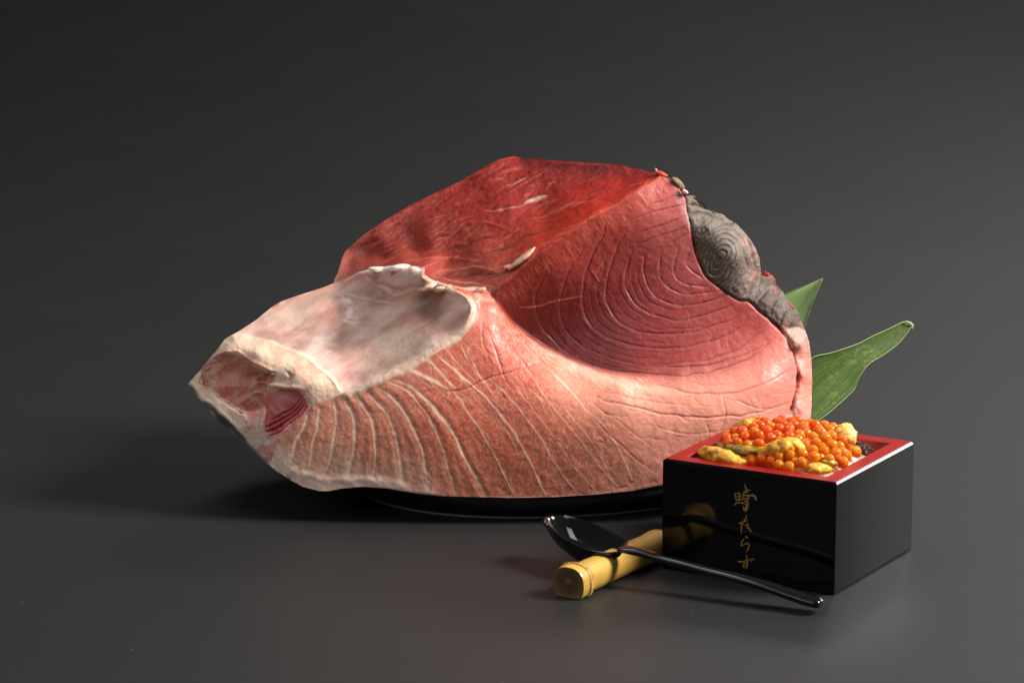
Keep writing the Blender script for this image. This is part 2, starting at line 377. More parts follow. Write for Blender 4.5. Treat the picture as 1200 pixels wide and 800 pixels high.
# soften the creases a little, inside the outline only
def blur(A, msk, n):
    Wt = msk.astype(float)
    for _ in range(n):
        num = A*Wt; p = lambda B: np.pad(B, 1)
        N, M_ = p(num), p(Wt)
        sN = 4*N[1:-1, 1:-1]+N[:-2, 1:-1]+N[2:, 1:-1]+N[1:-1, :-2]+N[1:-1, 2:]
        sM = 4*M_[1:-1, 1:-1]+M_[:-2, 1:-1]+M_[2:, 1:-1]+M_[1:-1, :-2]+M_[1:-1, 2:]
        A = np.where(msk, sN/np.maximum(sM, 1e-9), A)
    return A
D = blur(D, used, 5)

# ---- relief (cm, towards the viewer side of the surface) and colour
u = used
x, y = X[u], Yp[u]; nbu = nb[:, u]
labv = nbu.max(0)
reg = {k: (nbu == k).any(0) for k in range(9)}
H = np.zeros(x.shape); marb = np.full(x.shape, .3)
col = np.zeros((len(x), 3)); colA = col.copy(); colB = col.copy(); wsum = np.zeros(len(x))
def paint(k, pts, soft=28):
    m = (reg[0] | reg[1]) if k in (0, 1) else reg[k]; P = np.array([p[:2] for p in pts], float); Cc = lin([p[2] for p in pts])
    xs = x[m]+5*fbm(x[m], y[m], 30, 3, k); ys = y[m]+5*fbm(x[m], y[m], 30, 3, k+9)
    d2 = (xs[:, None]-P[:, 0])**2+(ys[:, None]-P[:, 1])**2
    wt = 1/(d2+soft**2)**1.6
    c = (wt@Cc)/wt.sum(1)[:, None]
    if k == 0: c = c*np.array([.97, .93, .84]); colA[m] = c
    if k == 2: c = c*np.array([.86, .74, .70])
    if k == 4: c = c*np.array([1, .96, .95])
    if k == 1: c = c*np.array([.84, .80, .70]); colB[m] = c
    c = c[reg[k][m]]; m = reg[k]
    col[m] += c; wsum[m] += 1
paint(0, [(350,520,(196,108,78)),(430,520,(194,98,70)),(520,500,(202,98,72)),(600,400,(206,92,76)),(560,380,(214,108,90)),(600,520,(202,100,76)),(600,450,(208,86,64)),(650,500,(208,106,82)),(700,520,(192,110,92)),(740,460,(236,160,140)),(800,465,(230,152,136)),(660,440,(232,150,128)),(800,500,(222,146,130)),(850,470,(236,155,140)),(910,440,(226,125,118)),(930,470,(230,140,126)),(720,560,(178,106,92)),(620,570,(178,98,80)),(780,545,(200,128,112)),(400,568,(226,192,174)),(340,556,(222,190,175)),(900,500,(226,146,132)),(450,572,(216,168,150))])
paint(1, [(600,360,(140,36,32)),(620,385,(92,22,22)),(640,350,(130,32,34)),(700,400,(130,32,40)),(650,405,(88,20,22)),(690,418,(104,28,30)),(700,345,(150,42,48)),(760,330,(164,56,62)),(720,300,(178,62,64)),(660,290,(186,62,46)),(620,320,(176,54,40)),(700,255,(212,80,64)),(780,235,(206,106,104)),(765,215,(190,50,44)),(800,265,(190,96,98)),(800,300,(172,78,84)),(780,400,(158,46,54)),(760,430,(168,56,60)),(860,400,(188,72,72)),(900,400,(210,92,90)),(840,365,(172,66,70)),(830,432,(196,84,82)),(660,415,(130,34,38))])  # lower left of the hollow painted darker, carrying its shade in the colour
paint(2, [(450,290,(166,44,34)),(600,190,(170,28,24)),(640,196,(130,26,26)),(700,197,(110,22,22)),(760,206,(150,26,26)),(600,250,(178,46,34)),(680,240,(212,54,36)),(690,250,(220,60,40)),(655,272,(206,60,40)),(520,300,(168,58,42)),(640,280,(190,60,42)),(560,330,(120,58,52)),(460,308,(138,62,50)),(398,325,(170,120,110)),(404,300,(160,66,56)),(720,225,(206,48,38)),(540,240,(170,42,32)),(590,325,(190,96,74)),(600,215,(182,48,38)),(765,207,(214,60,46))])
paint(3, [(350,385,(196,156,144)),(450,360,(192,166,150)),(500,380,(206,176,162)),(420,430,(212,166,154)),(440,325,(206,160,152)),(300,385,(212,174,158)),(530,370,(210,180,164)),(385,345,(200,160,142)),(480,330,(196,146,140)),(460,400,(190,150,138))])  # upper right of the cavity painted lighter to offset the shade there
paint(4, [(340,430,(238,210,182)),(290,405,(238,205,178)),(380,450,(238,208,180)),(228,450,(214,190,166)),(290,490,(226,196,180)),(300,515,(230,204,190)),(250,470,(222,196,172)),(320,440,(234,198,168))])
paint(5, [(842,305,(84,75,64)),(820,250,(112,100,86)),(870,275,(122,108,96)),(885,310,(126,96,86)),(900,345,(84,72,64)),(925,375,(84,70,62)),(790,212,(160,130,98)),(850,335,(92,80,72)),(830,290,(100,90,78))], 14)
paint(6, [(935,395,(176,140,130)),(945,420,(224,138,122)),(945,460,(234,140,122)),(940,500,(236,160,146)),(930,440,(226,120,108))], 12)
paint(7, [(240,475,(206,196,172)),(280,512,(170,166,148)),(330,558,(150,150,142)),(262,495,(120,126,118)),(300,530,(182,176,160))], 10)
paint(8, [(330,465,(196,120,120)),(345,468,(190,110,112)),(335,480,(130,16,24)),(350,484,(140,22,28)),(320,500,(150,26,32))], 6)
col /= np.maximum(wsum, 1)[:, None]
dA, tA = dist(smoothline(AKB, 4), x, y, 60); dA = np.minimum(dA, 60)*np.where(inpoly(rg_red, x, y), -1, 1)
wA = np.interp(x, [600, 680, 740, 800, 920], [2.5, 4, 9, 22, 26]); fA = np.clip(.5+(dA+.5*wA*vn(x, y, 14, 1.4)*.5)/(2*wA), 0, 1); fA = fA*fA*(3-2*fA)
front = reg[0] | reg[1]; sel = front & (np.abs(dA) < 59)
col[sel] = colA[sel]*fA[sel, None]+colB[sel]*(1-fA[sel, None])
for k in range(3):                          # the loin shades into the belly: soften the tissue colours across that seam
    G = np.zeros(X.shape); G[u] = col[:, k]; col[:, k] = np.where(reg[0] | reg[1] | reg[6], blur(G, used & ((nb == 0).any(0) | (nb == 1).any(0) | (nb == 6).any(0)), 26)[u], col[:, k])
def blend(m, f, c): 
    f = np.clip(f, 0, 1)*m; col[:] = col*(1-f[:, None])+lin(c)*f[:, None]
def line(P, wd, h=0.0, c=None, cf=.8, k=None, taper=.25, jit=1.0, hw=None):
    """one traced line: wd its half width in px, h relief in cm (up > 0), c its colour"""
    global H
    Q = smoothline(P, 4)
    Q = Q+np.stack([vn(Q[:, 0], Q[:, 1], 13, 3), vn(Q[:, 0], Q[:, 1], 13, 8)], 1)*jit
    d, t = dist(Q, x, y, wd*5+4)
    tp = np.clip(np.minimum(t, 1-t)/max(taper, 1e-3), 0, 1)**.6
    ww = wd*(.75+.35*vn(x, y, 9, 2.2))*(.45+.55*tp)
    g = np.exp(-(d/np.maximum(ww, .3))**3)*(.35+.65*tp)
    mk = np.ones(x.shape) if k is None else reg[k].astype(float)
    if c is not None: blend(mk, g*cf, c)
    if h: H += h*np.exp(-(d/((hw or wd)))**2)*(.3+.7*tp)*mk
FAT = (255, 214, 186)
bel = [([(360,482),(354,504),(346,520),(341,536),(338,546)],2.0,.9),([(374,478),(370,504),(366,520),(363,536),(360,550)],2.0,.9),([(391,472),(393,496),(390,520),(385,540),(378,556)],2.1,.95),
 ([(402,468),(413,488),(415,508),(412,532),(407,558)],2.1,.95),([(416,464),(431,484),(438,506),(439,530),(437,558)],2.0,.95),([(430,460),(448,480),(460,504),(466,529),(471,562)],2.0,.95),
 ([(443,454),(467,474),(483,502),(494,528),(501,570)],1.9,.9),([(450,448),(470,454),(490,472),(508,500),(520,532),(534,579)],1.5,.75),([(458,443),(484,456),(510,480),(530,506),(546,539),(568,581)],2.0,.95),
 ([(478,433),(501,443),(524,455)],2.6,1.0),([(512,414),(530,431),(553,451),(582,480),(608,516),(627,555),(640,580)],1.5,.8),([(530,457),(546,480),(566,509),(582,539),(603,581)],1.2,.6),
 ([(500,420),(520,441),(534,456)],1.6,.7),([(572,441),(598,467),(627,503),(650,542),(676,578)],1.1,.5),([(595,441),(621,474),(647,509),(672,545),(700,578)],.9,.4),
 ([(618,431),(640,467),(670,503),(700,542),(726,572)],.9,.4),([(637,425),(660,450),(687,479),(715,509),(735,548),(742,566)],1.0,.55),([(540,440),(560,470),(590,500),(612,540)],.8,.35),
 ([(655,470),(687,509),(709,545),(720,572)],.8,.35),([(556,400),(548,412),(560,436),(584,470)],.9,.4),([(540,405),(552,430),(575,452)],.9,.4),([(524,410),(540,430),(560,448)],.9,.4)]
for P, wd, f in bel:
    line(P, wd*1.02, .006*f+.002, FAT, 1.0*f**.7, 0, .12)
# side twigs off the white lines
rb = random.Random(3)
for i in range(70):
    P, wd, f = rb.choice(bel[:14]); q = smoothline(P, 6); a = q[rb.randrange(len(q))]
    L = rb.uniform(8, 22); an = rb.uniform(.5, 1.3)
    line([a, (a[0]+L*.5*math.cos(an), a[1]+L*.55*math.sin(an)), (a[0]+L*math.cos(an+.3), a[1]+L*math.sin(an+.3))], .8, .004, FAT, .4, 0, .3)
for i in range(75):                          # feathery strands near the top of the belly wall
    a = (rb.uniform(490, 640), rb.uniform(385, 470)); L = rb.uniform(10, 34); an = rb.uniform(.75, 1.15)
    line([a, (a[0]+L*.5*math.cos(an-.1), a[1]+L*.5*math.sin(an-.1)), (a[0]+L*math.cos(an), a[1]+L*math.sin(an))], .8, rb.choice([.006, -.012]), rb.choice([FAT, (176, 66, 54)]), .35, 0, .4)
m0 = reg[0]
blend(m0, np.exp(-(((x-322)/17)**2+((y-545)/22)**2))*1.1, (250,220,202))
blend(m0, np.exp(-(np.clip(dist(smoothline([(316,545),(345,562),(374,571),(410,568),(440,567),(470,572)], 4), x, y, 20)[0], 0, 99)/8)**2)*.85, (250,218,200))
# bulging muscle bands between the white lines: soft relief that drops at each line
for P, wd, f in bel[:9]:
    d, t = dist(smoothline(P, 5), x, y, 14); H += -.018*np.exp(-(d/4.0)**2)*reg[0]*f
    H += .014*np.exp(-((d-7)/4)**2)*reg[0]*f
# rim of the cavity, bottom fat, white fringe below the loin
line(CAVR[3:], 5.0, .05, (240,208,182), .85, 0, .05, 1.0); line([(552,352),(556,366),(549,384),(538,396),(510,414),(484,430),(450,446),(402,466)], 3.2, .03, (242,212,188), .8, 0, .05)
line([(322,534),(330,552),(350,562),(374,568),(400,562),(425,563),(450,568),(470,573),(500,577)], 6, .02, (228,196,180), .85, 0, .15)
line([(330,540),(345,552),(360,556),(378,560),(408,562),(440,562),(470,566)], 4, .02, (236,206,190), .7, 0, .1)
for bx_, by_ in [(341,550),(361,553),(380,559),(408,560),(438,561),(471,565),(501,572)]: line([(bx_,by_-10),(bx_,by_),(bx_+6,by_+7)], 3.2, .01, (238,208,192), .8, 0, .1)
line([(452,577),(500,580),(560,582),(640,582),(700,578),(741,572),(776,565)], 1.6, 0, (225,175,160), .6, 0, .1)
line([(640,409),(662,423),(690,437),(720,448),(760,456),(800,462)], 7, .02, (240,188,168), .55, 0, .2, hw=6)
for i in range(90):
    t = rb.random(); ax = 585+t*170; ay = np.interp(ax, [p[0] for p in AKB], [p[1] for p in AKB])+rb.uniform(0, 16)
    L = rb.uniform(5, 14); line([(ax, ay), (ax+L*.8, ay+L*.35+2)], .8, rb.choice([.010, -.012]), (244,205,188), .4, 0, .3)
line([(523,459),(543,456),(569,444),(595,436),(621,428),(637,421)], 1.2, -.05, (170,70,58), .5, 0, .2)
for P, f in [([(572,386),(582,412),(592,444),(600,458)],.8),([(588,388),(607,415),(627,440)],.7),([(601,382),(620,405),(640,428)],.7),([(565,372),(566,400),(578,430)],.6),([(580,366),(600,392),(622,414)],.5),
  ([(685,476),(709,504),(742,534),(772,556)],.5),([(690,470),(730,497),(760,520),(776,530)],.35),([(742,564),(735,570),(725,572)],.8)]:
    line(P, 1.0, -.04*f, (165,62,52), .6*f, 0, .3)
# lower right: fine creases running across the pale flesh
for P, f in [([(770,451),(811,460),(852,461),(896,450),(926,434)],.8),([(687,462),(742,477),(797,487),(852,488),(902,480),(930,470)],.9),([(862,468),(880,476),(905,479)],.5),([(846,462),(850,488),(842,510)],.5),
  ([(826,492),(832,505),(829,520)],.4),([(700,455),(740,466),(790,473),(820,472)],.4),([(760,498),(800,507),(840,506),(880,498)],.4),([(800,446),(830,452),(870,446),(905,425)],.4)]:
    line(P, 1.1, -.05*f, (196,92,84), .6*f, 0, .25, 1.5)
for i in range(55):
    a = (rb.uniform(690, 920), rb.uniform(452, 520)); L = rb.uniform(6, 22); an = rb.uniform(-.5, .6)
    line([a, (a[0]+L*.5*math.cos(an), a[1]+L*.5*math.sin(an)+1.5), (a[0]+L*math.cos(an), a[1]+L*math.sin(an))], .9, -.016, (206,110,98), .35, 0, .4)
# loin: overlapping flakes
arcs = [[(709,261),(706,277),(693,300),(685,326),(683,352),(689,376),(709,393),(735,403),(764,408),(797,407),(839,397),(872,383)],
 [(733,272),(722,297),(713,320),(710,345),(716,365),(732,381),(761,391),(800,390),(836,382),(864,371)],
 [(742,293),(735,310),(733,332),(739,349),(752,362),(774,371),(794,375),(820,371),(846,363),(862,354)],
 [(755,300),(754,316),(758,332),(768,347),(784,355),(800,358),(830,354),(852,344)],[(773,300),(776,326),(787,339),(807,345),(838,342)],
 [(796,293),(790,313),(793,326),(807,334),(830,336)],[(812,290),(805,306),(810,318),(824,326)],
 [(684,290),(667,316),(657,350),(658,376),(670,396),(696,412),(731,424),(762,428),(792,426),(830,420),(862,410),(898,385)],
 [(640,318),(628,350),(634,380),(655,405),(687,424),(715,433),(756,438),(797,440),(839,434),(880,419),(908,396)],
 [(780,430),(820,428),(860,420),(900,402)],[(740,399),(780,402)],[(742,256),(770,247),(806,238)],[(748,272),(780,262),(806,252)],[(746,286),(780,274),(810,264)],[(760,240),(790,230),(803,229)],
 [(787,285),(800,276),(812,272)]]
for i, P in enumerate(arcs):
    f = [1,1,1,.95,.9,.9,.8,.7,.8,.5,.4,.45,.45,.4,.4,.35][i]
    line(P, 1.05, -.042*f, (70,14,18), .8*f, 1, .12, 1.3)
    sd, t = sidedist(P, x, y, 16); sg = 1 if i < 9 else -1
    tp = np.clip(np.minimum(t, 1-t)/.15, 0, 1)
    H += .04*f*np.exp(-np.clip(sd*sg, 0, None)/6)*(sd*sg > 0)*(np.abs(sd) < 90)*reg[1]*tp
    blend(reg[1], .10*f*np.exp(-((sd*sg-3)/2.2)**2)*tp, (226,130,122))  # pale highlight painted along one side of each groove
def rsn(P, n=24):
    Q_ = smoothline(P, 2); L_ = np.r_[0, np.cumsum(np.hypot(*np.diff(Q_, axis=0).T))]; t_ = np.linspace(0, L_[-1], n); return np.stack([np.interp(t_, L_, Q_[:, 0]), np.interp(t_, L_, Q_[:, 1])], 1)
for a_, b__ in ((0, 7), (7, 8), (0, 1), (1, 2), (2, 3)):
    for q_ in (.33, .66):
        P = rsn(arcs[a_])*(1-q_)+rsn(arcs[b__])*q_; P += np.stack([vn(P[:, 0], P[:, 1], 20, a_+q_), vn(P[:, 0], P[:, 1], 20, a_+4+q_)], 1)*2
        i0 = rb.randrange(0, 8); line(P[i0:i0+rb.randrange(9, 16)], .8, -.022, (100,30,34), .35, 1, .3, 1.0)
line([(606,361),(631,358),(657,352),(684,347)], 1.0, .03, (220,120,104), .75, 1, .2)
for i in range(150):                         # fine hairs of cut fibre below the ridge
    t = rb.random(); q = smoothline(RIDGE, 4); a = q[int(t*(len(q)-1))]; L = rb.uniform(8, 24)
    ax, ay = a[0]+rb.uniform(0, 8), a[1]+rb.uniform(1, 14)
    line([(ax, ay), (ax+L*.45, ay+L*.62)], .5, .006, (232,140,112), .22, 1, .4, .4)
for i in range(130):
    a = (rb.uniform(630, 880), rb.uniform(270, 430)); L = rb.uniform(3, 9)
    line([a, (a[0]+L*.35, a[1]+L)], .7, -.010, (120,36,42), .28, 1, .4, .4)
line([(690,313),(702,330),(697,322),(706,306)], .9, .02, (226,140,130), .6, 1, .3)
# top cut face: long soft folds, white streaks, dark rim
for P, wd, h, c, cf in [([(614,239),(628,234),(641,229)],3.0,.03,(236,196,176),.95),([(566,247),(582,247),(596,244),(614,239)],1.2,.01,(224,160,140),.7),([(598,218),(606,213),(616,209)],1.6,.02,(230,170,150),.8),
  ([(618,258),(645,250),(668,240),(690,230)],.9,.01,(226,130,104),.6),([(640,216),(652,213)],1.1,0,(226,150,130),.5),([(500,285),(530,262),(560,250)],1.2,.02,(190,96,76),.5),([(520,282),(546,262)],1.0,.02,(206,120,100),.6),
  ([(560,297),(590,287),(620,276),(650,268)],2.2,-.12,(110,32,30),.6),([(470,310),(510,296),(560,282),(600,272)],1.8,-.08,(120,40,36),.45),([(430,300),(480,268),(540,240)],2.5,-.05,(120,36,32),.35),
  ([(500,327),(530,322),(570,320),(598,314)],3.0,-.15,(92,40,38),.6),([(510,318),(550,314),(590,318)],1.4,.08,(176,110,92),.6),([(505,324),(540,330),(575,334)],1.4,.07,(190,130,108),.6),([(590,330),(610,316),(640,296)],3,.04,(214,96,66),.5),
  ([(470,306),(500,302),(530,304),(560,308)],2.0,.08,(190,96,74),.5),([(540,262),(570,262),(600,270)],1.5,.03,(196,80,62),.4),([(450,262),(520,224),(590,188)],2.4,.03,(196,70,56),.5),
  ([(600,300),(640,285),(680,262),(720,240),(764,212)],4,.04,(226,84,58),.55)]:
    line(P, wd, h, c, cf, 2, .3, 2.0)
for i in range(260):
    a = (rb.uniform(410, 740), rb.uniform(200, 330)); L = rb.uniform(8, 34); an = rb.uniform(-.62, -.2)
    line([a, (a[0]+L*.5, a[1]+L*.5*math.tan(an)+rb.uniform(-1, 1)), (a[0]+L, a[1]+L*math.tan(an))], rb.uniform(.7, 1.6), rb.choice([.03, -.04]), rb.choice([(204,82,58), (104,24,22), (96,20,20), (214,120,96)]), .42, 2, .4)
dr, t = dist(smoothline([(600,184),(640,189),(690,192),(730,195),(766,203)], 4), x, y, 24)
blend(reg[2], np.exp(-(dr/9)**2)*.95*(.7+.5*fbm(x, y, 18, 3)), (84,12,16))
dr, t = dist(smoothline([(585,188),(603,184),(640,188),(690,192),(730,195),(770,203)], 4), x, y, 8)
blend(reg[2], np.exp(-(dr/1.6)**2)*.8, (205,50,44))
# cavity wall: smooth membrane with folds and rosy smears
sm = fbm(x*.7+y*.5, y*1.3-x*.5, 34, 5, 4.0); blend(reg[3], np.clip(sm*.6, 0, .4), (188,116,108)); blend(reg[3], np.clip(-sm*.6, 0, .5), (214,192,172))
sk_ = fbm((x*.85-y*.5)*.55, (y*.85+x*.5)*2.0, 22, 5, 2.7, .6); blend(reg[3], np.clip(sk_*.55, 0, .5), (150,104,92)); blend(reg[3], np.clip(-sk_*.5, 0, .45), (232,204,188)); H += .012*sk_*reg[3]
blend(reg[3], np.exp(-(((x-392)/9)**2+((y-408)/5)**2))*.5, (120,72,66))
sm = fbm(x, y*1.6, 60, 3, 9.0); blend(reg[3], np.clip(sm*.7-.1, 0, .4), (150,118,106))
for P, wd, h, c, cf in [([(404,329),(425,320),(455,314),(480,313),(497,316)],4.0,.10,(240,218,206),.9),([(430,323),(446,334),(468,340),(480,336),(500,334)],2.6,-.10,(186,120,116),.6),([(440,328),(462,345),(490,338),(515,342)],3,.06,(216,170,160),.6),
  ([(497,324),(510,333),(530,338),(546,344)],4.0,.12,(240,212,186),.9),([(400,345),(440,352),(490,362)],2,.03,(210,180,168),.5),([(388,370),(430,380),(470,372)],1.6,.02,(206,176,164),.4),([(452,336),(456,350),(470,346)],1.5,.04,(206,150,140),.5)]:
    line(P, wd, h, c, cf, 3, .25, 2)
line([(300,380),(330,361),(352,350),(380,340),(394,334)], 2.2, .02, (206,140,122), .7, 3, .2, 2); line([(318,362),(328,356)], 2.0, 0, (170,60,50), .7, 3, .3)
line([(398,340),(416,326),(432,322)], 3.5, 0, (206,96,92), .6, 3, .3)
line(CAVL, 5, .03, (240,216,192), .75, 3, .1); line(CAVR[6:], 5, .02, (238,208,186), .7, 3, .1)
line([(497,315),(486,313),(465,313),(440,316)], 2.0, .05, (240,215,200), .8, 2, .2)
line([(500,331),(520,335),(545,339),(562,339),(574,344)], 3.0, .08, (236,200,174), .8, 2, .2); line([(556,343),(562,350),(574,352)], 4, .06, (230,170,145), .7, 0, .2)
# belly tip: white fat, raw red muscle, pits
TM = [(234,449),(238,434),(250,422),(262,414),(275,416),(288,424),(300,434),(322,437),(320,448),(308,462),(306,478),(290,486),(274,478),(255,465),(244,455)]
inm = inpoly(TM, x+3*fbm(x, y, 10, 3, 1.1), y+3*fbm(x, y, 10, 3, 5.5))
dm, t = dist(np.array(TM+TM[:1]), x, y, 30)
soft = np.where(inm, np.clip(.55+dm/7, 0, 1), np.clip(.45-dm/5, 0, 1))
blend(reg[4], soft*(.8+.35*fbm(x, y, 9, 3, 2.0)), (178,86,66)); H -= .16*soft*reg[4]
st = fbm(x*.8-y*.5, (y*.8+x*.5)*2.2, 20, 3, 6.0, .45)
blend(reg[4], soft*np.clip(st*.7, 0, .6), (214,132,112)); blend(reg[4], soft*np.clip(-st*.6, 0, .5), (140,52,42)); H += .04*soft*st*reg[4]
blend(reg[4], np.clip(fbm(x, y, 13, 4, 3.3)*1.2-.25, 0, .6)*(x > 285)*(y > 455), (196,96,82))
blend(reg[4], np.exp(-(((x-297)/9)**2+((y-486)/5)**2))*.7, (224,110,80))
H += reg[4]*(1-soft)*(.028*fbm(x, y, 26, 5, 2.0, .6))
for P, wd, h, c, cf in [([(262,412),(280,413),(300,425),(322,435)],2.0,.06,(220,120,95),.7),([(336,437),(341,441),(338,446)],2.2,-.12,(200,160,110),.7),([(290,455),(302,448),(318,452)],1.5,.05,(220,140,120),.7),([(282,470),(296,460),(310,462)],1.5,.05,(216,130,115),.6),
  ([(236,431),(246,421),(262,413)],2.5,.05,(186,44,40),.7),([(312,452),(330,452),(352,456)],3,.08,(238,206,180),.8),([(300,470),(308,482),(306,500)],2,.05,(226,180,160),.6)]:
    line(P, wd, h, c, cf, 4, .25, 1.5)
# bone end: rings
for k in range(0):
    o = k*2.6; line([(316+o*.9,506-o*.6),(320+o*.5,496-o*.7),(332+o*.3,485-o*.8),(346,477-o*.55),(358-o*.3,473-o*.4)], 1.0, .04, (240,140,128), .9, 8, .1, .6)
dB, _t = dist(np.array(BONE+BONE[:1], float), x, y, 16); blend(reg[4], np.exp(-(dB/5)**2)*.55, (196,104,90))
blend(reg[4], np.clip(fbm(x, y, 22, 4, 31.0)*1.1, 0, .5)*(y < 452), (226,150,124)); blend(reg[4], np.exp(-(((x-305)/16)**2+((y-468)/12)**2))*.6, (176,88,74))
sB = (y-466)+.75*(x-352); inb = np.clip(sB/2+.5, 0, 1)*reg[8]
stp = np.sin(2*math.pi*(sB+1.5*vn(x, y, 9, 3)+.012*(x-336)**2)/6.0)
blend(reg[8], (1-inb)*.8, (186,84,82)); blend(reg[8], inb*np.clip(stp, 0, 1)*.7, (206,84,80)); blend(reg[8], inb*np.clip(-stp, 0, 1)*.7, (110,10,18)); blend(reg[8], (1-inb)*np.exp(-(((x-332)/8)**2+((y-465)/5)**2))*.7, (214,150,144)); blend(reg[8], np.exp(-((dB-2.5)/1.1)**2)*inb*.7, (222,110,100)); H += .03*inb*stp
line(BONE+BONE[:1], 1.4, .01, (200,60,58), .6, 8, .01)
# grey dark muscle: nested rings round the eye of the grain
gx_, gy_ = (x-842), (y-306)
an = np.arctan2(gy_, gx_); rr = np.hypot(gx_*1.05+.35*gy_, gy_*.80)+2.2*fbm(x, y, 20, 4, 4.4)+1.4*np.sin(an*2+.8)
ph = rr/5.2; fr = ph-np.floor(ph)
gr = np.exp(-((fr-.5)/.13)**2)*(.5+.65*np.clip(fbm(an*20, rr, 9, 3, 2.2)+.6, 0, 1.2))
ring = np.clip(1-(rr-42)/14, .25, 1)
H += reg[5]*(-.06*gr+.022*fr)*ring; blend(reg[5], gr*.6*ring, (74,64,58))
H += reg[5]*.07*fbm(x, y, 16, 4, 8.8, .6)*np.clip((rr-25)/15, 0, 1)
blend(reg[5], np.clip(fbm(x, y, 12, 4, 6.1), 0, 1)*.5*np.clip((x-862)/15, 0, 1), (186,120,108))
for P in [[(888,322),(884,332),(878,345)],[(900,340),(892,350),(886,360)],[(912,350),(905,360),(902,372)],[(922,362),(917,372),(915,384)],[(876,280),(882,296),(884,314)],[(868,285),(874,300),(876,316)],[(806,240),(818,240),(830,246)],[(808,250),(822,249),(838,254)],[(812,232),(822,238)]]:
    line(P, 1.4, -.09, (62,48,44), .75, 5, .2)
for P in [[(893,322),(903,326)],[(905,334),(909,345)],[(921,354),(928,360)],[(780,208),(790,216)]]: line(P, 1.8, .03, (168,40,34), .8, 5, .2)
line(GREYL[2:], 1.6, -.12, (58,30,30), .8, None, .08, 1.0)
line([(905,377),(918,389),(925,400),(931,413),(935,428),(936,442),(935,455),(932,468),(928,478),(925,487)], 1.9, -.16, (92,18,24), .9, None, .08, .8)
line([(921,392),(928,406),(932,420)], 1.2, .03, (236,206,196), .7, 0, .2); line([(938,430),(937,450),(933,470)], 1.4, .02, (200,70,66), .6, 6, .2)
line([(940,388),(945,402),(948,418),(948,430)], 2.4, .03, (140,128,110), .7, 6, .2)
H += reg[6]*.06*fbm(x, y, 14, 4, 1.8, .6)
# fringe of pale tissue between loin and grey muscle near the top
line([(806,236),(808,256),(812,276)], 3, 0, (196,160,158), .6, 1, .2); line([(790,222),(800,240),(804,262)], 5, 0, (214,150,148), .5, 1, .3)
# skin strip
sk = fbm(x*.7+y*.7, (y-x)*2.5, 9, 4, 3.7); blend(reg[7], np.clip(sk+.1, 0, .9), (92,100,94)); H += reg[7]*.05*sk
line(SKL, 1.6, .06, (232,214,190), .8, 7, .05, 1.5); line(SKL[3:13], 1.4, .04, (236,214,192), .8, 4, .05, 1.5)
# overall unevenness
H += .022*fbm(x, y, 60, 3, 5.0)+.010*fbm(x, y, 16, 4, 9.0)+.008*fbm(x, y, 5, 2, 3.0)
H += .03*reg[2]*fbm(x*.9, y*1.6+x*.5, 26, 4, 12.0, .6)
marb[:] = .35; marb[reg[0]] = 1.0; marb[reg[0]] *= np.clip(1.15-(x[reg[0]]-640)/260, .35, 1)
for k, v in ((1, .35), (2, .3), (3, .5), (4, .4), (5, .1), (6, .5), (7, .2), (8, .1)): marb[reg[k] & (labv == k)] = v

base = atY(x, y, Y0+D[u]/100)
# normals of the smooth base, then displace, then final normals
ids = -np.ones(X.shape, int); ids[u] = np.arange(u.sum())
qa, qb, qc, qd = ids[:-1, :-1], ids[:-1, 1:], ids[1:, 1:], ids[1:, :-1]
ok = lab >= 0
Q = np.stack([qa[ok], qd[ok], qc[ok], qb[ok]], 1); QL = lab[ok]
def vnormals(Pn):
    n = np.cross(Pn[Q[:, 2]]-Pn[Q[:, 0]], Pn[Q[:, 3]]-Pn[Q[:, 1]]); N = np.zeros_like(Pn)
    for k in range(4): np.add.at(N, Q[:, k], n)
    return N/np.maximum(np.linalg.norm(N, axis=1), 1e-12)[:, None]
N = vnormals(base)
fade = np.ones(len(x)); fade[outer[u]] = .3
# damp relief where the surface turns edge-on
ndv = np.abs((N*-ray(x, y)).sum(1)/np.linalg.norm(ray(x, y), axis=1)); 
world = base+N*(H*fade*np.clip(ndv*1.6, .25, 1)/100)[:, None]
N = vnormals(world)

FR = np.array([.02, Y0+.07, 0.0])
fish = empty('tuna_block', FR)
tag(fish, 'large raw tuna block with pink belly and red loin on the black plate', 'raw fish')
mats = [M_belly, M_red, M_top, M_cav, M_fat, M_grey, M_belly, M_skin, M_red]
def setattrs(o, c, mb, nrm=None):
    me = o.data
    a = me.attributes.new('col', 'FLOAT_COLOR', 'POINT'); a.data.foreach_set('color', np.c_[c, np.ones(len(c))].ravel().astype('f'))
    a = me.attributes.new('marb', 'FLOAT', 'POINT'); a.data.foreach_set('value', np.asarray(mb, 'f'))
    if nrm is not None: me.normals_split_custom_set_from_vertices(nrm.tolist())
for k, nm in enumerate(NAMES):
    f = Q[QL == k]
    if not len(f): continue
    vi, inv = np.unique(f, return_inverse=True)
    o = mkmesh(nm, (world[vi]-FR), inv.reshape(f.shape).tolist(), mats[k], fish)
    setattrs(o, col[vi], marb[vi], N[vi])
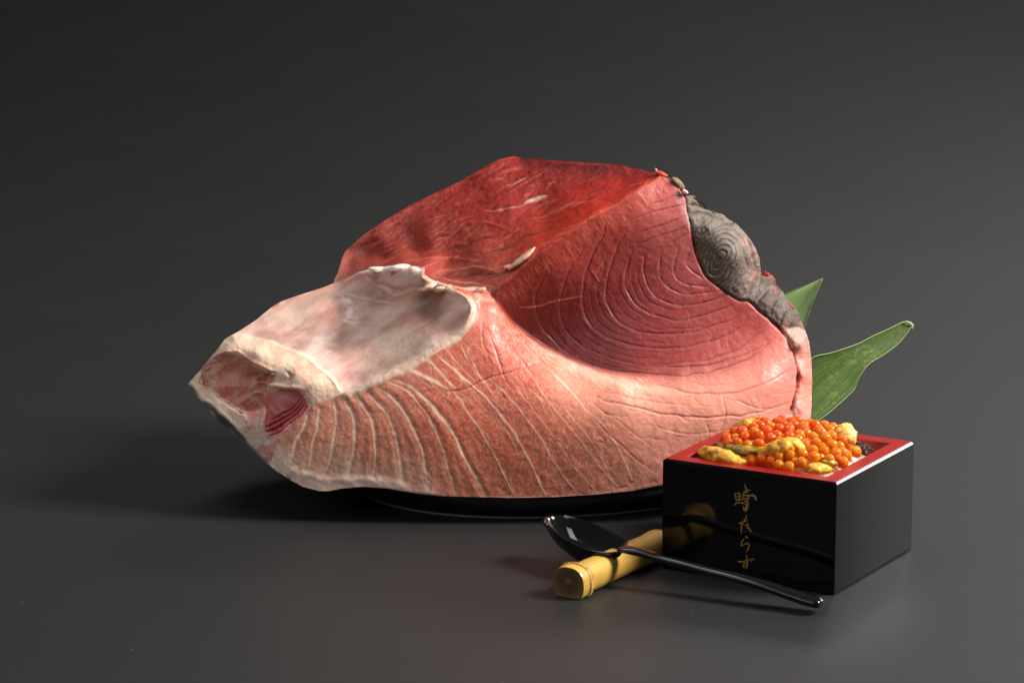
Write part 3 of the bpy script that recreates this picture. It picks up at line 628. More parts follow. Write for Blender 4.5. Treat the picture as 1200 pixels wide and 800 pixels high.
# back and underside: closes the block behind the traced faces
from collections import Counter
ed = Counter(); dire = {}
for f in Q:
    for a, b_ in zip(f, np.roll(f, -1)):
        kk = (min(a, b_), max(a, b_)); ed[kk] += 1; dire[kk] = (a, b_)
nxt = {}
for kk, n in ed.items():
    if n == 1: a, b_ = dire[kk]; nxt.setdefault(a, []).append(b_)
start = next(iter(nxt)); loop = [start]; cur = start; seen = {start}
while True:
    c = [q for q in nxt.get(cur, []) if q not in seen]
    if not c: break
    cur = c[0]; seen.add(cur); loop.append(cur)
print('outline loop', len(loop), 'of', len(nxt))
loop = np.array(loop); L0 = world[loop]
mid = atY(640, 400, Y0+.075); viewdir = ray(640, 400); viewdir = viewdir/np.linalg.norm(viewdir)
rings = []; step = 3; Ls = L0[::step]; cs = col[loop][::step]
tY = (Y0+.165-Ls[:, 1])
for k in range(0, 11):
    a = k/10*math.pi/2; sc = math.cos(a)**.8 if k < 10 else .02; dd = (np.clip(tY, .012, None)*math.sin(a))[:, None]*viewdir*1.0
    ctr = mid+viewdir*((Ls[:, 1]-mid[1]))[:, None]
    P = ctr+(Ls-ctr)*sc+dd
    P[:, 2] = np.maximum(P[:, 2], np.minimum(Ls[:, 2], .0085+.006*(k > 0)*(math.sin(a)))) if k else P[:, 2]
    if 0 < k < 10: P = P+.0012*np.array([[noise.noise(Vector(p)*60+Vector((9*j, 0, 0))) for j in range(3)] for p in P])
    rings.append(P-FR)
V, Fc = loft(rings, cap1=True)
o = mkmesh('outer_skin', V, Fc, M_skin, fish)
skc = np.array([lin((96, 98, 98)) if p[2] > .09 else lin((165, 165, 158)) for p in V])
cc = np.vstack([cs]+[skc[len(cs)*k:len(cs)*(k+1)]*(.25+.75*(k > 1))+cs*(0 if k > 1 else .75) for k in range(1, 11)])
setattrs(o, cc, np.full(len(cc), .1))
# loose scraps standing proud of the surface
def scrap(name, px, py, Y, sx, sy, sz, rot, c, m, seed, amp=.25):
    bm = bmesh.new(); bmesh.ops.create_icosphere(bm, subdivisions=3, radius=1)
    for v in bm.verts:
        d = noise.fractal(v.co*1.4+Vector((seed, seed*2, 0)), 1, 2, 4); v.co *= 1+amp*d
        v.co = Vector((v.co.x*sx, v.co.y*sy, v.co.z*sz))
    bm.transform(Matrix.Rotation(R(rot), 4, 'Y')); me = bpy.data.meshes.new(name); bm.to_mesh(me); bm.free()
    me.materials.append(m); me.polygons.foreach_set('use_smooth', [True]*len(me.polygons))
    o = bpy.data.objects.new(name, me); C.objects.link(o); o.parent = fish
    o.location = atY(px, py, Y)-FR
    n = len(me.vertices); setattrs(o, np.tile(lin(c), (n, 1)), np.full(n, .3)); return o
def surfY(px, py):
    k = np.argmin((x-px)**2+(y-py)**2); return Y0+D[u][k]/100
for (px, py, sx, sz, rot, c, m, off) in [
   (612,303,.0075,.0014,38,(236,190,160),M_fat,-.002),(598,312,.004,.0011,10,(214,140,120),M_fat,-.001),(795,215,.0042,.0015,-48,(128,108,84),M_grey,.001),
   (800,222,.0010,.0012,-20,(180,70,56),M_top,-.001),(803,225,.0016,.0010,-30,(236,210,196),M_fat,-.001),(895,323,.0012,.0022,-20,(150,30,28),M_top,0),(905,329,.0013,.0030,20,(176,60,58),M_top,.001),(899,322,.0014,.0012,0,(130,44,34),M_grey,0),
   (926,359,.0024,.0010,-40,(150,36,24),M_top,.001),(812,231,.0012,.0008,0,(150,60,40),M_grey,.001),(835,249,.0012,.0007,0,(120,40,34),M_grey,.001),(775,204,.0030,.0012,-20,(220,70,50),M_top,.001),(770,202,.0006,.0020,25,(230,190,150),M_fat,.002),
   (500,336,.0045,.0016,15,(238,208,180),M_fat,0),(520,338,.0050,.0016,10,(236,204,172),M_fat,0),(562,341,.0034,.0016,20,(226,160,136),M_fat,0),(487,318,.0034,.0022,-20,(240,214,198),M_fat,.0),(470,314,.0060,.0018,4,(242,218,206),M_fat,0),(445,316,.0055,.0015,-4,(240,214,200),M_fat,0)]:
    scrap('tissue_scrap', px, py, surfY(px, py)+off, sx, sx*.6, sz, -rot, c, m, px*.37)
# ------------------------------------------------------------------ leaves behind the block
def leafmat(name, base, fleck, mul):
    m, nt, b = mat(name, Roughness=.42)
    uv = nt.nodes.new('ShaderNodeUVMap'); mp = nt.nodes.new('ShaderNodeMapping'); mp.inputs['Scale'].default_value = (1.2, 26, 1)
    nt.links.new(uv.outputs[0], mp.inputs['Vector'])
    v = noise_node(nt, 1.0, 3, .5, mp.outputs[0]); vr = ramp(nt, v.outputs[0], [(.35, .62), (.65, 1.25)])
    fl = noise_node(nt, 520, 4, .6); fr_ = ramp(nt, fl.outputs[0], [(.50, 0.0), (.62, 1.0)])
    big = noise_node(nt, 60, 3); br = ramp(nt, big.outputs[0], [(.40, 0.0), (.62, mul)])
    mm = nt.nodes.new('ShaderNodeMath'); mm.operation = 'MULTIPLY'; nt.links.new(fr_.outputs[0], mm.inputs[0]); nt.links.new(br.outputs[0], mm.inputs[1])
    c = mixc(nt, mm.outputs[0], tuple(lin(base)), tuple(lin(fleck)))
    nt.links.new(mixc(nt, 1.0, c, vr.outputs[0], 'MULTIPLY'), b.inputs['Base Color'])
    bump(nt, b, v.outputs[0], .5, .0006)
    b.inputs['Transmission Weight'].default_value = 0.0
    b.inputs['Subsurface Weight'].default_value = .08; b.inputs['Subsurface Scale'].default_value = .001
    return m
m_leaf1 = leafmat('pale_leaf_underside', (128, 156, 96), (160, 182, 124), .5)
m_leaf2 = leafmat('dark_leaf_top', (74, 98, 40), (128, 148, 76), .5)
m_ledge, _, _ = mat('leaf_margin', Base_Color=(*lin((170, 190, 130)), 1), Roughness=.5)
def leaf(up, lo, Yu, Yl, m, label, sag, margin):
    n = 36
    def rs_(P):
        Q = smoothline(P, 1.5); L = np.r_[0, np.cumsum(np.hypot(*np.diff(Q, axis=0).T))]
        t = np.linspace(0, L[-1], n); return np.stack([np.interp(t, L, Q[:, 0]), np.interp(t, L, Q[:, 1])], 1)
    U, Lw = rs_(up), rs_(lo); root = atZ(up[0][0], lo[0][1], .009)
    t = np.linspace(0, 1, n)
    A = atY(U[:, 0], U[:, 1], Yu[0]+(Yu[1]-Yu[0])*t); B = atY(Lw[:, 0], Lw[:, 1], Yl[0]+(Yl[1]-Yl[0])*t)
    r = empty('leaf', root); K = 12; V = []; uvs = []
    wd = np.linalg.norm(A-B, axis=1)
    for side in (0, 1):
        for i in range(n):
            for k in range(K+1):
                s = k/K; p = A[i]*(1-s)+B[i]*s; p = p+np.array([0, sag*wd[i]*math.sin(math.pi*s)+.0007*math.sin(t[i]*7+s*3)*min(1, wd[i]*60), 0])
                p = p+np.array([0, .00035*side, 0]); V.append(p-root); uvs.append((t[i], s))
    Fc = []; o = n*(K+1)
    for i in range(n-1):
        for k in range(K):
            a = i*(K+1)+k; f = (a, a+K+1, a+K+2, a+1); Fc.append(f); Fc.append(tuple(q+o for q in f[::-1]))
        for k in (0, K):
            a = i*(K+1)+k; Fc.append((a, a+K+1, a+K+1+o, a+o))
    for k in range(K): a = (n-1)*(K+1)+k; Fc.append((a, a+1, a+1+o, a+o)); Fc.append((k, k+1, k+1+o, k+o))
    ob = mkmesh('leaf_blade', V, Fc, m, r); ul = ob.data.uv_layers.new(name='UVMap')
    for lp in ob.data.loops: ul.data[lp.index].uv = uvs[lp.vertex_index]
    for k in margin:
        rg = []
        for i in range(n):
            p = Vector(V[i*(K+1)+k]); rr_ = .00024 if 0 < i < n-1 else .00015
            rg.append([p+Vector((0, math.cos(q)*rr_, math.sin(q)*rr_)) for q in np.linspace(0, 2*math.pi, 6, endpoint=False)])
        V2, F2 = loft(rg, cap0=True, cap1=True); mkmesh('leaf_margin', V2, F2, m_ledge, r)
    return tag(r, label, 'leaf', 'leaves behind the tuna block')
leaf([(880,500),(882,440),(888,390),(900,355),(920,344),(945,334),(964.5,325.5)], [(930,522),(935,470),(938,420),(943,385),(951,358),(958,341),(964.5,325.8)], (.205,.215), (.200,.21), m_leaf1, 'short pale green leaf tip sticking up behind the grey muscle', .05, (12,))
leaf([(905,505),(925,450),(950,420.5),(975,413),(1004,403),(1022,394),(1040,386),(1061,376.5),(1068,379)], [(925,523),(943,503),(960,491),(976,479),(1001,456),(1006,444),(1018,427),(1035,416),(1050,405),(1061,393),(1068,383)], (.205,.235), (.200,.232), m_leaf2, 'long dark green pointed leaf reaching out right above the lacquer box', .10, (0, 12))
r = [o for o in C.objects if o.name == 'leaf.001'][0]
rg = [[atY(q[0], q[1], .234)-np.array(r.location)+np.array([0, -.002*math.sin(k/5*math.pi), 0])+np.array([0, e, 0]) for e in (0, .0005)] for k, q in enumerate([(1058,377),(1063,375.5),(1068,377),(1070.5,380),(1069.5,385),(1066,388)])]
rg2 = [[atY(q[0], q[1], .233)-np.array(r.location)+np.array([0, e, 0]) for e in (0, .0005)] for q in [(1058,379),(1062,379),(1065,380.5),(1067,383),(1066.5,386),(1065,388.5)]]
V, Fc = loft([[a[0], b_[0], b_[1], a[1]] for a, b_ in zip(rg, rg2)], cap0=True, cap1=True)
mkmesh('curled_leaf_tip', V, Fc, m_ledge, r)

# ------------------------------------------------------------------ lacquered box
YAW = R(29.88); BW, BH, TW = .085, .0509, .0082
fc = np.array([.1408, 0.0, 0.0]); ex = np.array([math.cos(YAW), -math.sin(YAW), 0]); ey = np.array([math.sin(YAW), math.cos(YAW), 0])
bc = fc-ex*BW/2+ey*BW/2
box = empty('lacquered_box', bc, -YAW)
m_black, nt, b = mat('black_lacquer', Base_Color=(.002, .002, .0023, 1), Roughness=.06)
b.inputs['Specular IOR Level'].default_value = .27
sp = noise_node(nt, 700, 2); spr = ramp(nt, sp.outputs[0], [(.3, .05), (.75, .09)]); nt.links.new(spr.outputs[0], b.inputs['Roughness'])
vo = nt.nodes.new('ShaderNodeTexVoronoi'); vo.inputs['Scale'].default_value = 170
tc = nt.nodes.new('ShaderNodeTexCoord'); nt.links.new(tc.outputs['Object'], vo.inputs['Vector'])
ds = ramp(nt, vo.outputs['Distance'], [(.03, 1.0), (.07, 0.0)]); wn = noise_node(nt, 60, 1); wr = ramp(nt, wn.outputs[0], [(.58, 0.0), (.66, .5)])
mm = nt.nodes.new('ShaderNodeMath'); mm.operation = 'MULTIPLY'; nt.links.new(ds.outputs[0], mm.inputs[0]); nt.links.new(wr.outputs[0], mm.inputs[1])
nt.links.new(mixc(nt, mm.outputs[0], (.002, .002, .0023), (.12, .12, .115)), b.inputs['Base Color'])
bump(nt, b, noise_node(nt, 45, 2).outputs[0], .06, .0004)
m_redl, nt, b = mat('red_lacquer', Base_Color=(*lin((142, 18, 14)), 1), Roughness=.34)
bump(nt, b, noise_node(nt, 400, 3).outputs[0], .1, .0002); b.inputs['Specular IOR Level'].default_value = .3
def sqring(h, z, r=.0007, n=9):
    r = min(r, h*.5); P = []
    for q, (sx, sy) in enumerate(((1, 1), (-1, 1), (-1, -1), (1, -1))):
        for k in range(n+1):
            a = q*math.pi/2+k/n*math.pi/2; P.append((sx*(h-r)+r*math.cos(a), sy*(h-r)+r*math.sin(a), z))
    return P
hw = BW/2
bv = [(hw, BH-.00105), (hw-.00082, BH-.00008), (hw-.0011, BH)]
V, Fc = loft([sqring(hw-.0008, .0000), sqring(hw-.0003, .0003), sqring(hw, .0010)]+[sqring(*p) for p in bv[:-1]]+[sqring(hw-.0011, BH-.0001)], cap0=True)
ob = mkmesh('outer_case', V, Fc, m_black, box)
md = ob.modifiers.new('es', 'EDGE_SPLIT'); md.split_angle = R(14)
V, Fc = loft([sqring(hw-.00105, BH-.0004), sqring(hw-.0011, BH+.00005), sqring(hw-.0012, BH+.00015), sqring(hw-TW+.0004, BH+.00015), sqring(hw-TW, BH-.0003), sqring(hw-TW, .012), sqring(.001, .012)], cap1=True)
ob = mkmesh('red_lining', V, Fc, m_redl, box)
md = ob.modifiers.new('es', 'EDGE_SPLIT'); md.split_angle = R(14)
V, Fc = loft([sqring(hw-.0029+.0001, .0105), sqring(hw-.0029, .0106)], cap0=True, cap1=True)
# gold writing on the left face: brushed strokes, a hair thick
m_gold, nt, b = mat('gold_paint', Base_Color=(*lin((176, 134, 62)), 1), Roughness=.42, Metallic=.35)
def onface(zx, zy):                          # tracing coordinates -> point on the left face, in box space
    px, py = 840+np.asarray(zx)/6.667, 560+np.asarray(zy)/6.667
    d = ray(px, py); nrm = -ey; t = ((fc-CAMP)@nrm)/(d@nrm); P = CAMP+d*t[..., None]-bc
    return P@ex, P@np.array([0, 0, 1])
def stroke_ribbon(P, W):
    P = np.asarray(P, float); X_, Z_ = onface(P[:, 0], P[:, 1]); Q = np.stack([X_, Z_], 1)*1000
    Wm = np.asarray(W, float)/6.667*.44
    n = 24; S_ = smoothline(Q, .12); L = np.r_[0, np.cumsum(np.hypot(*np.diff(S_, axis=0).T))]; L0_ = np.r_[0, np.cumsum(np.hypot(*np.diff(Q, axis=0).T))]
    t = np.linspace(0, 1, n); A = np.stack([np.interp(t*L[-1], L, S_[:, 0]), np.interp(t*L[-1], L, S_[:, 1])], 1)
    wv = np.interp(t, L0_/L0_[-1], Wm)*np.clip(np.minimum(t, 1-t)*9+.25, 0, 1)
    T_ = np.gradient(A, axis=0); T_ /= np.linalg.norm(T_, axis=1)[:, None]+1e-9; Nn = np.stack([-T_[:, 1], T_[:, 0]], 1)
    a, b_ = A+Nn*wv[:, None]/2, A-Nn*wv[:, None]/2
    V = []; Fc = []
    for yy in (-hw-.00012, -hw+.0001):
        for i in range(n): V += [(a[i, 0]/1000, yy, a[i, 1]/1000), (b_[i, 0]/1000, yy, b_[i, 1]/1000)]
    for i in range(n-1): k = 2*i; Fc += [(k, k+1, k+3, k+2), (k, k+2, k+2+2*n, k+2*n), (k+1, k+1+2*n, k+3+2*n, k+3)]
    Fc += [(0, 2*n, 2*n+1, 1), (2*n-2, 2*n-1, 4*n-1, 4*n-2)]
    return V, Fc
CH = [
 [([(150,114),(143,128),(150,160),(158,180)],[7,9,9,6]),([(150,120),(168,116),(182,124),(178,150),(166,166)],[6,8,11,11,6]),([(152,146),(166,140),(178,138)],[4,6,5]),([(148,172),(166,172),(184,166),(202,170)],[6,9,9,5]),
  ([(134,217),(146,200),(166,191),(190,190),(214,198),(236,207)],[5,8,8,8,7,4]),([(219,42),(222,62),(231,86),(238,100),(232,118)],[3,8,14,16,8]),([(206,108),(224,106),(246,96),(264,92)],[8,12,11,4]),
  ([(200,130),(220,133),(246,136),(276,132),(296,142),(306,162),(298,170)],[5,9,11,12,17,18,8]),([(214,108),(207,130),(200,158)],[6,9,5]),([(196,160),(220,158),(246,156),(262,150)],[5,9,10,5]),([(244,140),(240,168),(240,200),(234,228),(224,252),(218,262)],[8,12,18,22,20,7]),
  ([(208,214),(208,230),(214,250)],[4,9,10]),([(214,170),(220,180),(232,184)],[5,9,5])],
 [([(235,282),(232,300),(224,318),(208,340),(196,372),(192,402),(191,438)],[5,9,9,10,10,8,5]),([(168,350),(186,350),(212,340),(242,327)],[6,12,11,5]),([(220,366),(236,360),(246,362),(240,376),(230,382)],[4,8,9,7,4]),([(228,384),(246,388),(260,400),(270,420)],[5,9,13,9])],
 [([(224,448),(234,462),(247,464)],[4,10,6]),([(218,470),(204,486),(194,506),(190,530),(200,524),(218,514),(240,508),(252,516),(252,536),(242,558),(228,580)],[5,8,9,8,5,7,9,9,9,8,4])],
 [([(160,644),(178,652),(206,650),(232,640),(252,632)],[6,10,10,8,4]),([(233,594),(234,616),(240,642),(240,668),(236,690),(232,708)],[5,9,8,9,9,4]),([(236,660),(222,662),(210,676),(208,692),(220,690),(232,676)],[5,7,8,8,6,4]),([(258,628),(264,638),(274,646)],[5,9,6]),([(274,624),(282,632),(294,636)],[4,8,7])]]
for strokes in CH:
    V, Fc = [], []
    for P, W in strokes:
        v, f = stroke_ribbon(P, W); n = len(V); V += v; Fc += [tuple(q+n for q in g) for g in f]
    mkmesh('gold_character', V, Fc, m_gold, box, smooth=False)
tag(box, 'square black lacquer box with red rim and gold writing, filled with roe and sea urchin', 'box')

# ------------------------------------------------------------------ what fills the box
def w2b(p): d = np.asarray(p)-bc; return d@ex, d@ey, d[..., 2]
def heapz(a, b_):                            # height of the fill over the box plan
    h = hw-TW; u_ = np.clip(np.abs(a)/h, 0, 1); v_ = np.clip(np.abs(b_)/h, 0, 1)
    return BH-.0028+.0112*(1-u_**3)*(1-v_**3)-.0015*np.clip((a-.012)/.02, 0, 1)*np.clip((b_-.006)/.02, 0, 1)
def onheap(px, py, lift=0.0):
    d = ray(px, py); lo, hi = 1.2, 1.75
    ts = np.linspace(lo, hi, 700); P = CAMP+d*ts[:, None]; a, b_, z = w2b(P)
    f = z-heapz(a, b_)-lift; k = np.argmax(f < 0); return P[k]
# dark rice bed seen in the right corner
m_nori, nt, b = mat('dark_seaweed', Base_Color=(*lin((54, 28, 34)), 1), Roughness=.3)
bump(nt, b, noise_node(nt, 900, 4).outputs[0], .9, .0008)
m_rice, nt, b = mat('white_rice', Base_Color=(*lin((226, 202, 184)), 1), Roughness=.35); b.inputs['Subsurface Weight'].default_value = .3; b.inputs['Subsurface Scale'].default_value = .002
h = hw-TW-.0006; n = 30; V = []; Fc = []
for i in range(n+1):
    for j in range(n+1):
        a, b_ = -h+2*h*i/n, -h+2*h*j/n; V.append((a, b_, heapz(a, b_)-.0055+.0006*noise.noise(Vector((a*400, b_*400, 3)))))
for i in range(n):
    for j in range(n): k = i*(n+1)+j; Fc.append((k, k+n+1, k+n+2, k+1))
k0 = len(V)
for i in range(n+1):
    for j in range(n+1):
        if i in (0, n) or j in (0, n): pass
V += [(sx*h, sy*h, .0125) for sx, sy in ((-1,-1),(1,-1),(1,1),(-1,1))]
Fc.append((k0, k0+3, k0+2, k0+1))
e1_ = [i*(n+1) for i in range(n+1)]; e2_ = [i*(n+1)+n for i in range(n+1)]
Fc.append(tuple(e1_[::-1]+[k0, k0+1][:2])) ; Fc.append(tuple(e2_+[k0+2, k0+3])); Fc.append(tuple(list(range(0, n+1))+[k0+3, k0])); Fc.append(tuple(list(range(n*(n+1), n*(n+1)+n+1))[::-1]+[k0+1, k0+2]))
rb_ = mkmesh('rice_bed', [Vector(v) for v in V], Fc, m_rice); rb_.location = bc; rb_.rotation_euler[2] = -YAW; rb_['kind'] = 'stuff'
tag(rb_, 'pale seasoned rice under the roe, showing beside the dark seaweed in the right corner', 'rice')
sw = []
V, Fc = [], []
rw = random.Random(11)
for i in range(150):
    px, py = rw.uniform(1004, 1036), rw.uniform(515, 529)
    if not inpoly([(1003,516),(1012,513),(1037,515),(1034,519),(1013,531),(1008,528)], np.array([px]), np.array([py]))[0]: continue
    p = onheap(px, py, -.0005); L = rw.uniform(.0018, .0042); an = rw.uniform(0, 6.3); wv = rw.uniform(.0003, .0008); e = Vector((math.cos(an), math.sin(an), rw.uniform(-.4, .5))); s_v = e.cross(Vector((rw.uniform(-1, 1), rw.uniform(-1, 1), 1))).normalized()
    rg = []
    for k in range(5):
        t = k/4-.5; c0 = Vector(p)+e*L*t+Vector((0, 0, .0006*math.cos(t*5)))
        rg.append([c0+s_v*wv, c0+Vector((0, 0, .0002)), c0-s_v*wv, c0-Vector((0, 0, .0002))])
    v, f = loft(rg, cap0=True, cap1=True); k = len(V); V += v; Fc += [tuple(q+k for q in g) for g in f]
sw0 = np.array(onheap(1018, 522, -.001))
so = mkmesh('seaweed_shreds', [np.array(v)-sw0 for v in V], Fc, m_nori); so.location = sw0; so['kind'] = 'stuff'
tag(so, 'small pile of dark purple seaweed shreds in the right corner of the lacquer box', 'seaweed')
# under layer so no gap shows the floor of the box: more seaweed
# sea urchin tongues
def unimat(name, c1_, c2_, c3_):
    m, nt, b = mat(name, Roughness=.38)
    n1 = noise_node(nt, 140, 5, .6); r1 = ramp(nt, n1.outputs[0], [(.32, tuple(lin(c1_))), (.5, tuple(lin(c2_))), (.68, tuple(lin(c3_)))])
    nt.links.new(r1.outputs[0], b.inputs['Base Color'])
    v = nt.nodes.new('ShaderNodeTexVoronoi'); v.inputs['Scale'].default_value = 1500; tc = nt.nodes.new('ShaderNodeTexCoord'); nt.links.new(tc.outputs['Object'], v.inputs['Vector'])
    inv = nt.nodes.new('ShaderNodeMath'); inv.operation = 'SUBTRACT'; inv.inputs[0].default_value = 1; nt.links.new(v.outputs['Distance'], inv.inputs[1])
    bump(nt, b, inv.outputs[0], .4, .0003)
    b.inputs['Subsurface Weight'].default_value = .6; b.inputs['Subsurface Scale'].default_value = .003; b.inputs['Subsurface Radius'].default_value = (1, .5, .1)
    b.inputs['Coat Weight'].default_value = .25; b.inputs['Coat Roughness'].default_value = .2
    return m
m_uni = unimat('sea_urchin', (150, 98, 14), (224, 160, 24), (240, 196, 60))
m_unid = unimat('dark_sea_urchin', (40, 32, 12), (136, 108, 16), (206, 160, 30))
def tongue(pts, rad, hgt, label, m, seed, lift=.0015):
    W_ = np.array([onheap(px, py, lift+dz) for px, py, dz in pts]); cen = W_.mean(0)
    n = 44; t = np.linspace(0, 1, n); seg = np.linspace(0, 1, len(W_))
    A = np.stack([np.interp(t, seg, W_[:, k]) for k in range(3)], 1)
    for _ in range(6): A[1:-1] = (A[:-2]+2*A[1:-1]+A[2:])/4
    rg = []
    for i in range(n):
        d = A[min(i+1, n-1)]-A[max(i-1, 0)]; d = d/np.linalg.norm(d); side = np.cross(d, [0, 0, 1]); side /= np.linalg.norm(side); up = np.cross(side, d)
        r_ = max(.06, math.sin(math.pi*min(max(t[i]*.96+.02, 0), 1))**.42)*(np.interp(t[i], seg, rad))
        row = []
        for q in np.linspace(0, 2*math.pi, 34, endpoint=False):
            p = A[i]+side*math.cos(q)*r_+up*math.sin(q)*r_*hgt
            nz = noise.fractal(Vector(p)*330+Vector((seed, 0, 0)), .8, 2, 5); grv = -.10*math.exp(-((q-math.pi/2)/.22)**2)
            p = A[i]+(p-A[i])*(1+.2*nz+grv); row.append(p-cen)
        rg.append(row)
    V, Fc = loft(rg, cap0=True, cap1=True); o = mkmesh('urchin_roe_piece', V, Fc, m); o.location = cen
    return tag(o, label, 'sea urchin', 'sea urchin pieces on the rice')
tongue([(820,530,0),(832,531,.001),(848,536,.001),(866,542,-.0005),(876,544,-.001)], [.0040,.0050,.0046,.0036,.003], .85, 'thick yellow sea urchin piece filling the left corner of the box', m_uni, 1)
tongue([(840,519,-.0005),(852,524,0),(866,527,0),(884,528,0),(898,526,0)], [.0028,.0032,.0036,.0036,.003], .7, 'dark olive sea urchin piece lying behind the thick corner piece', m_unid, 5)
tongue([(888,533,.0005),(902,527,.0015),(918,523,.002),(932,521,.002),(943,525,.001)], [.0034,.0046,.0052,.005,.0036], .75, 'long glossy yellow sea urchin piece between the two heaps of roe', m_uni, 9)
tongue([(858,506,.0),(868,501,.001),(878,499,.001),(888,497,.001)], [.003,.004,.0044,.0038], .8, 'small yellow sea urchin piece at the far left rim of the box', m_uni, 14)
tongue([(983,501,.002),(990,505,.003),(995,513,.002),(1001,520,.0005)], [.0036,.0046,.0044,.0034], .9, 'pale yellow sea urchin piece at the right beside the seaweed', unimat('pale_sea_urchin', (224, 160, 60), (240, 196, 96), (246, 220, 150)), 19)
tongue([(942,550,-.001),(952,549,-.0005),(964,549,-.001),(974,550,-.002)], [.003,.0036,.0034,.003], .8, 'knobbly yellow sea urchin piece at the front corner of the box', m_uni, 23)
tongue([(962,541,-.0005),(972,542,-.0005),(984,543,-.0015)], [.0024,.0028,.0022], .7, 'small olive sea urchin piece above the front corner piece', m_unid, 29)
# salmon roe, egg by egg
m_roe, nt, b = mat('salmon_roe', Base_Color=(1.0, .15, .003, 1), Roughness=.04)
b.inputs['Subsurface Weight'].default_value = .75; b.inputs['Subsurface Scale'].default_value = .006; b.inputs['Subsurface Radius'].default_value = (1, .4, .05)
b.inputs['Transmission Weight'].default_value = .5; b.inputs['IOR'].default_value = 1.38
m_roe2, nt, b = mat('pale_salmon_roe', Base_Color=(1.0, .30, .006, 1), Roughness=.04)
b.inputs['Subsurface Weight'].default_value = .75; b.inputs['Subsurface Scale'].default_value = .004; b.inputs['Subsurface Radius'].default_value = (1, .5, .08)
b.inputs['Transmission Weight'].default_value = .5; b.inputs['IOR'].default_value = 1.38
Z1 = [(830,514),(850,503),(872,506),(888,494),(905,489),(928,487),(950,492),(975,499),(984,506),(986,516),(1000,526),(1006,528),(985,543),(976,539),(962,537),(945,548),(935,552),(905,548),(880,546),(874,538),(888,534),(910,531),(936,533),(946,526),(940,519),(905,519),(890,524),(866,523),(842,517)]
re_ = random.Random(4); eggs = []
def try_egg(px, py, lift, md_):
    p = onheap(px, py, lift); a, b_, z = w2b(p)
    if abs(a) > hw-TW-.0020 or abs(b_) > hw-TW-.0020: return False
    r_ = re_.uniform(.0024, .0030)
    for q, rq in eggs:
        if np.linalg.norm(p-q) < (r_+rq)*md_: return False
    eggs.append((p, r_)); return True
ZP = np.array(Z1, float)
for lift, tries, md_ in ((.0022, 3200, .80), (.0000, 3000, .78)):
    for _ in range(tries):
        px, py = re_.uniform(826, 1008), re_.uniform(486, 554)
        if inpoly(Z1, np.array([px]), np.array([py]))[0]: try_egg(px, py, lift, md_)
print('eggs', len(eggs))
def eggmesh(nm, m, seed):
    bm = bmesh.new(); bmesh.ops.create_uvsphere(bm, u_segments=20, v_segments=14, radius=1)
    for v in bm.verts: v.co *= 1+.035*noise.noise(v.co*.9+Vector((seed, 0, 0)))
    me = bpy.data.meshes.new(nm); bm.to_mesh(me); bm.free(); me.materials.append(m)
    me.polygons.foreach_set('use_smooth', [True]*len(me.polygons)); return me
ems = [eggmesh('salmon_egg', m_roe, 1), eggmesh('salmon_egg', m_roe2, 7), eggmesh('salmon_egg', m_roe, 13)]
for p, r_ in eggs[:299]:
    a, b_, z = w2b(p); o = bpy.data.objects.new('salmon_egg', ems[1] if (a > .008 and re_.random() < .75) else ems[re_.choice((0, 2, 0, 1))]); C.objects.link(o)
    o.location = p; o.scale = (r_, r_, r_*re_.uniform(.92, 1)); o.rotation_euler = (re_.random()*6, re_.random()*6, 0)
    yy_ = CAMP[1]; zone = 'in the front heap, before the long urchin piece' if b_ < -.010+.45*a-.002 else ('in the right part of the heap, near the pale urchin piece' if a > .008 else 'in the back heap, behind the long urchin piece')
    tag(o, 'glossy orange salmon egg '+zone, 'salmon egg', 'salmon eggs heaped in the lacquer box')
m_yolk, nt, b = mat('egg_nucleus', Base_Color=(.9, .09, .01, 1), Roughness=.4)

# ------------------------------------------------------------------ bamboo rest
m_bam, nt, b = mat('bamboo_skin', Roughness=.27)
n1 = noise_node(nt, 60, 4, .6, mapping(nt, (1, .12, 1))); n2 = noise_node(nt, 500, 3, .6, mapping(nt, (1, .05, 1)))
r1 = ramp(nt, n1.outputs[0], [(.3, tuple(lin((176, 128, 44)))), (.5, tuple(lin((212, 172, 84)))), (.7, tuple(lin((222, 188, 110))))])
r2 = ramp(nt, n2.outputs[0], [(.3, .86), (.7, 1.06)]); nt.links.new(mixc(nt, 1.0, r1.outputs[0], r2.outputs[0], 'MULTIPLY'), b.inputs['Base Color'])
bump(nt, b, n2.outputs[0], .25, .0003); b.inputs['Coat Weight'].default_value = .3; b.inputs['Coat Roughness'].default_value = .15
m_node, nt, b = mat('bamboo_node', Roughness=.4)
n1 = noise_node(nt, 300, 5, .7, mapping(nt, (.6, 1.6, 1))); r1 = ramp(nt, n1.outputs[0], [(.35, tuple(lin((120, 74, 26)))), (.5, tuple(lin((190, 140, 60)))), (.65, tuple(lin((222, 184, 100))))])
nt.links.new(r1.outputs[0], b.inputs['Base Color']); bump(nt, b, n1.outputs[0], .5, .0006)
m_cut, nt, b = mat('bamboo_cut_end', Roughness=.6)
tc = nt.nodes.new('ShaderNodeTexCoord'); sx_ = nt.nodes.new('ShaderNodeSeparateXYZ'); nt.links.new(tc.outputs['Object'], sx_.inputs[0])
zc = nt.nodes.new('ShaderNodeMath'); zc.operation = 'SUBTRACT'; nt.links.new(sx_.outputs['Z'], zc.inputs[0]); zc.inputs[1].default_value = .0078
at2 = nt.nodes.new('ShaderNodeMath'); at2.operation = 'ARCTAN2'; nt.links.new(zc.outputs[0], at2.inputs[0]); nt.links.new(sx_.outputs['X'], at2.inputs[1])
cb = nt.nodes.new('ShaderNodeCombineXYZ'); nt.links.new(sx_.outputs['X'], cb.inputs[0]); nt.links.new(zc.outputs[0], cb.inputs[1])
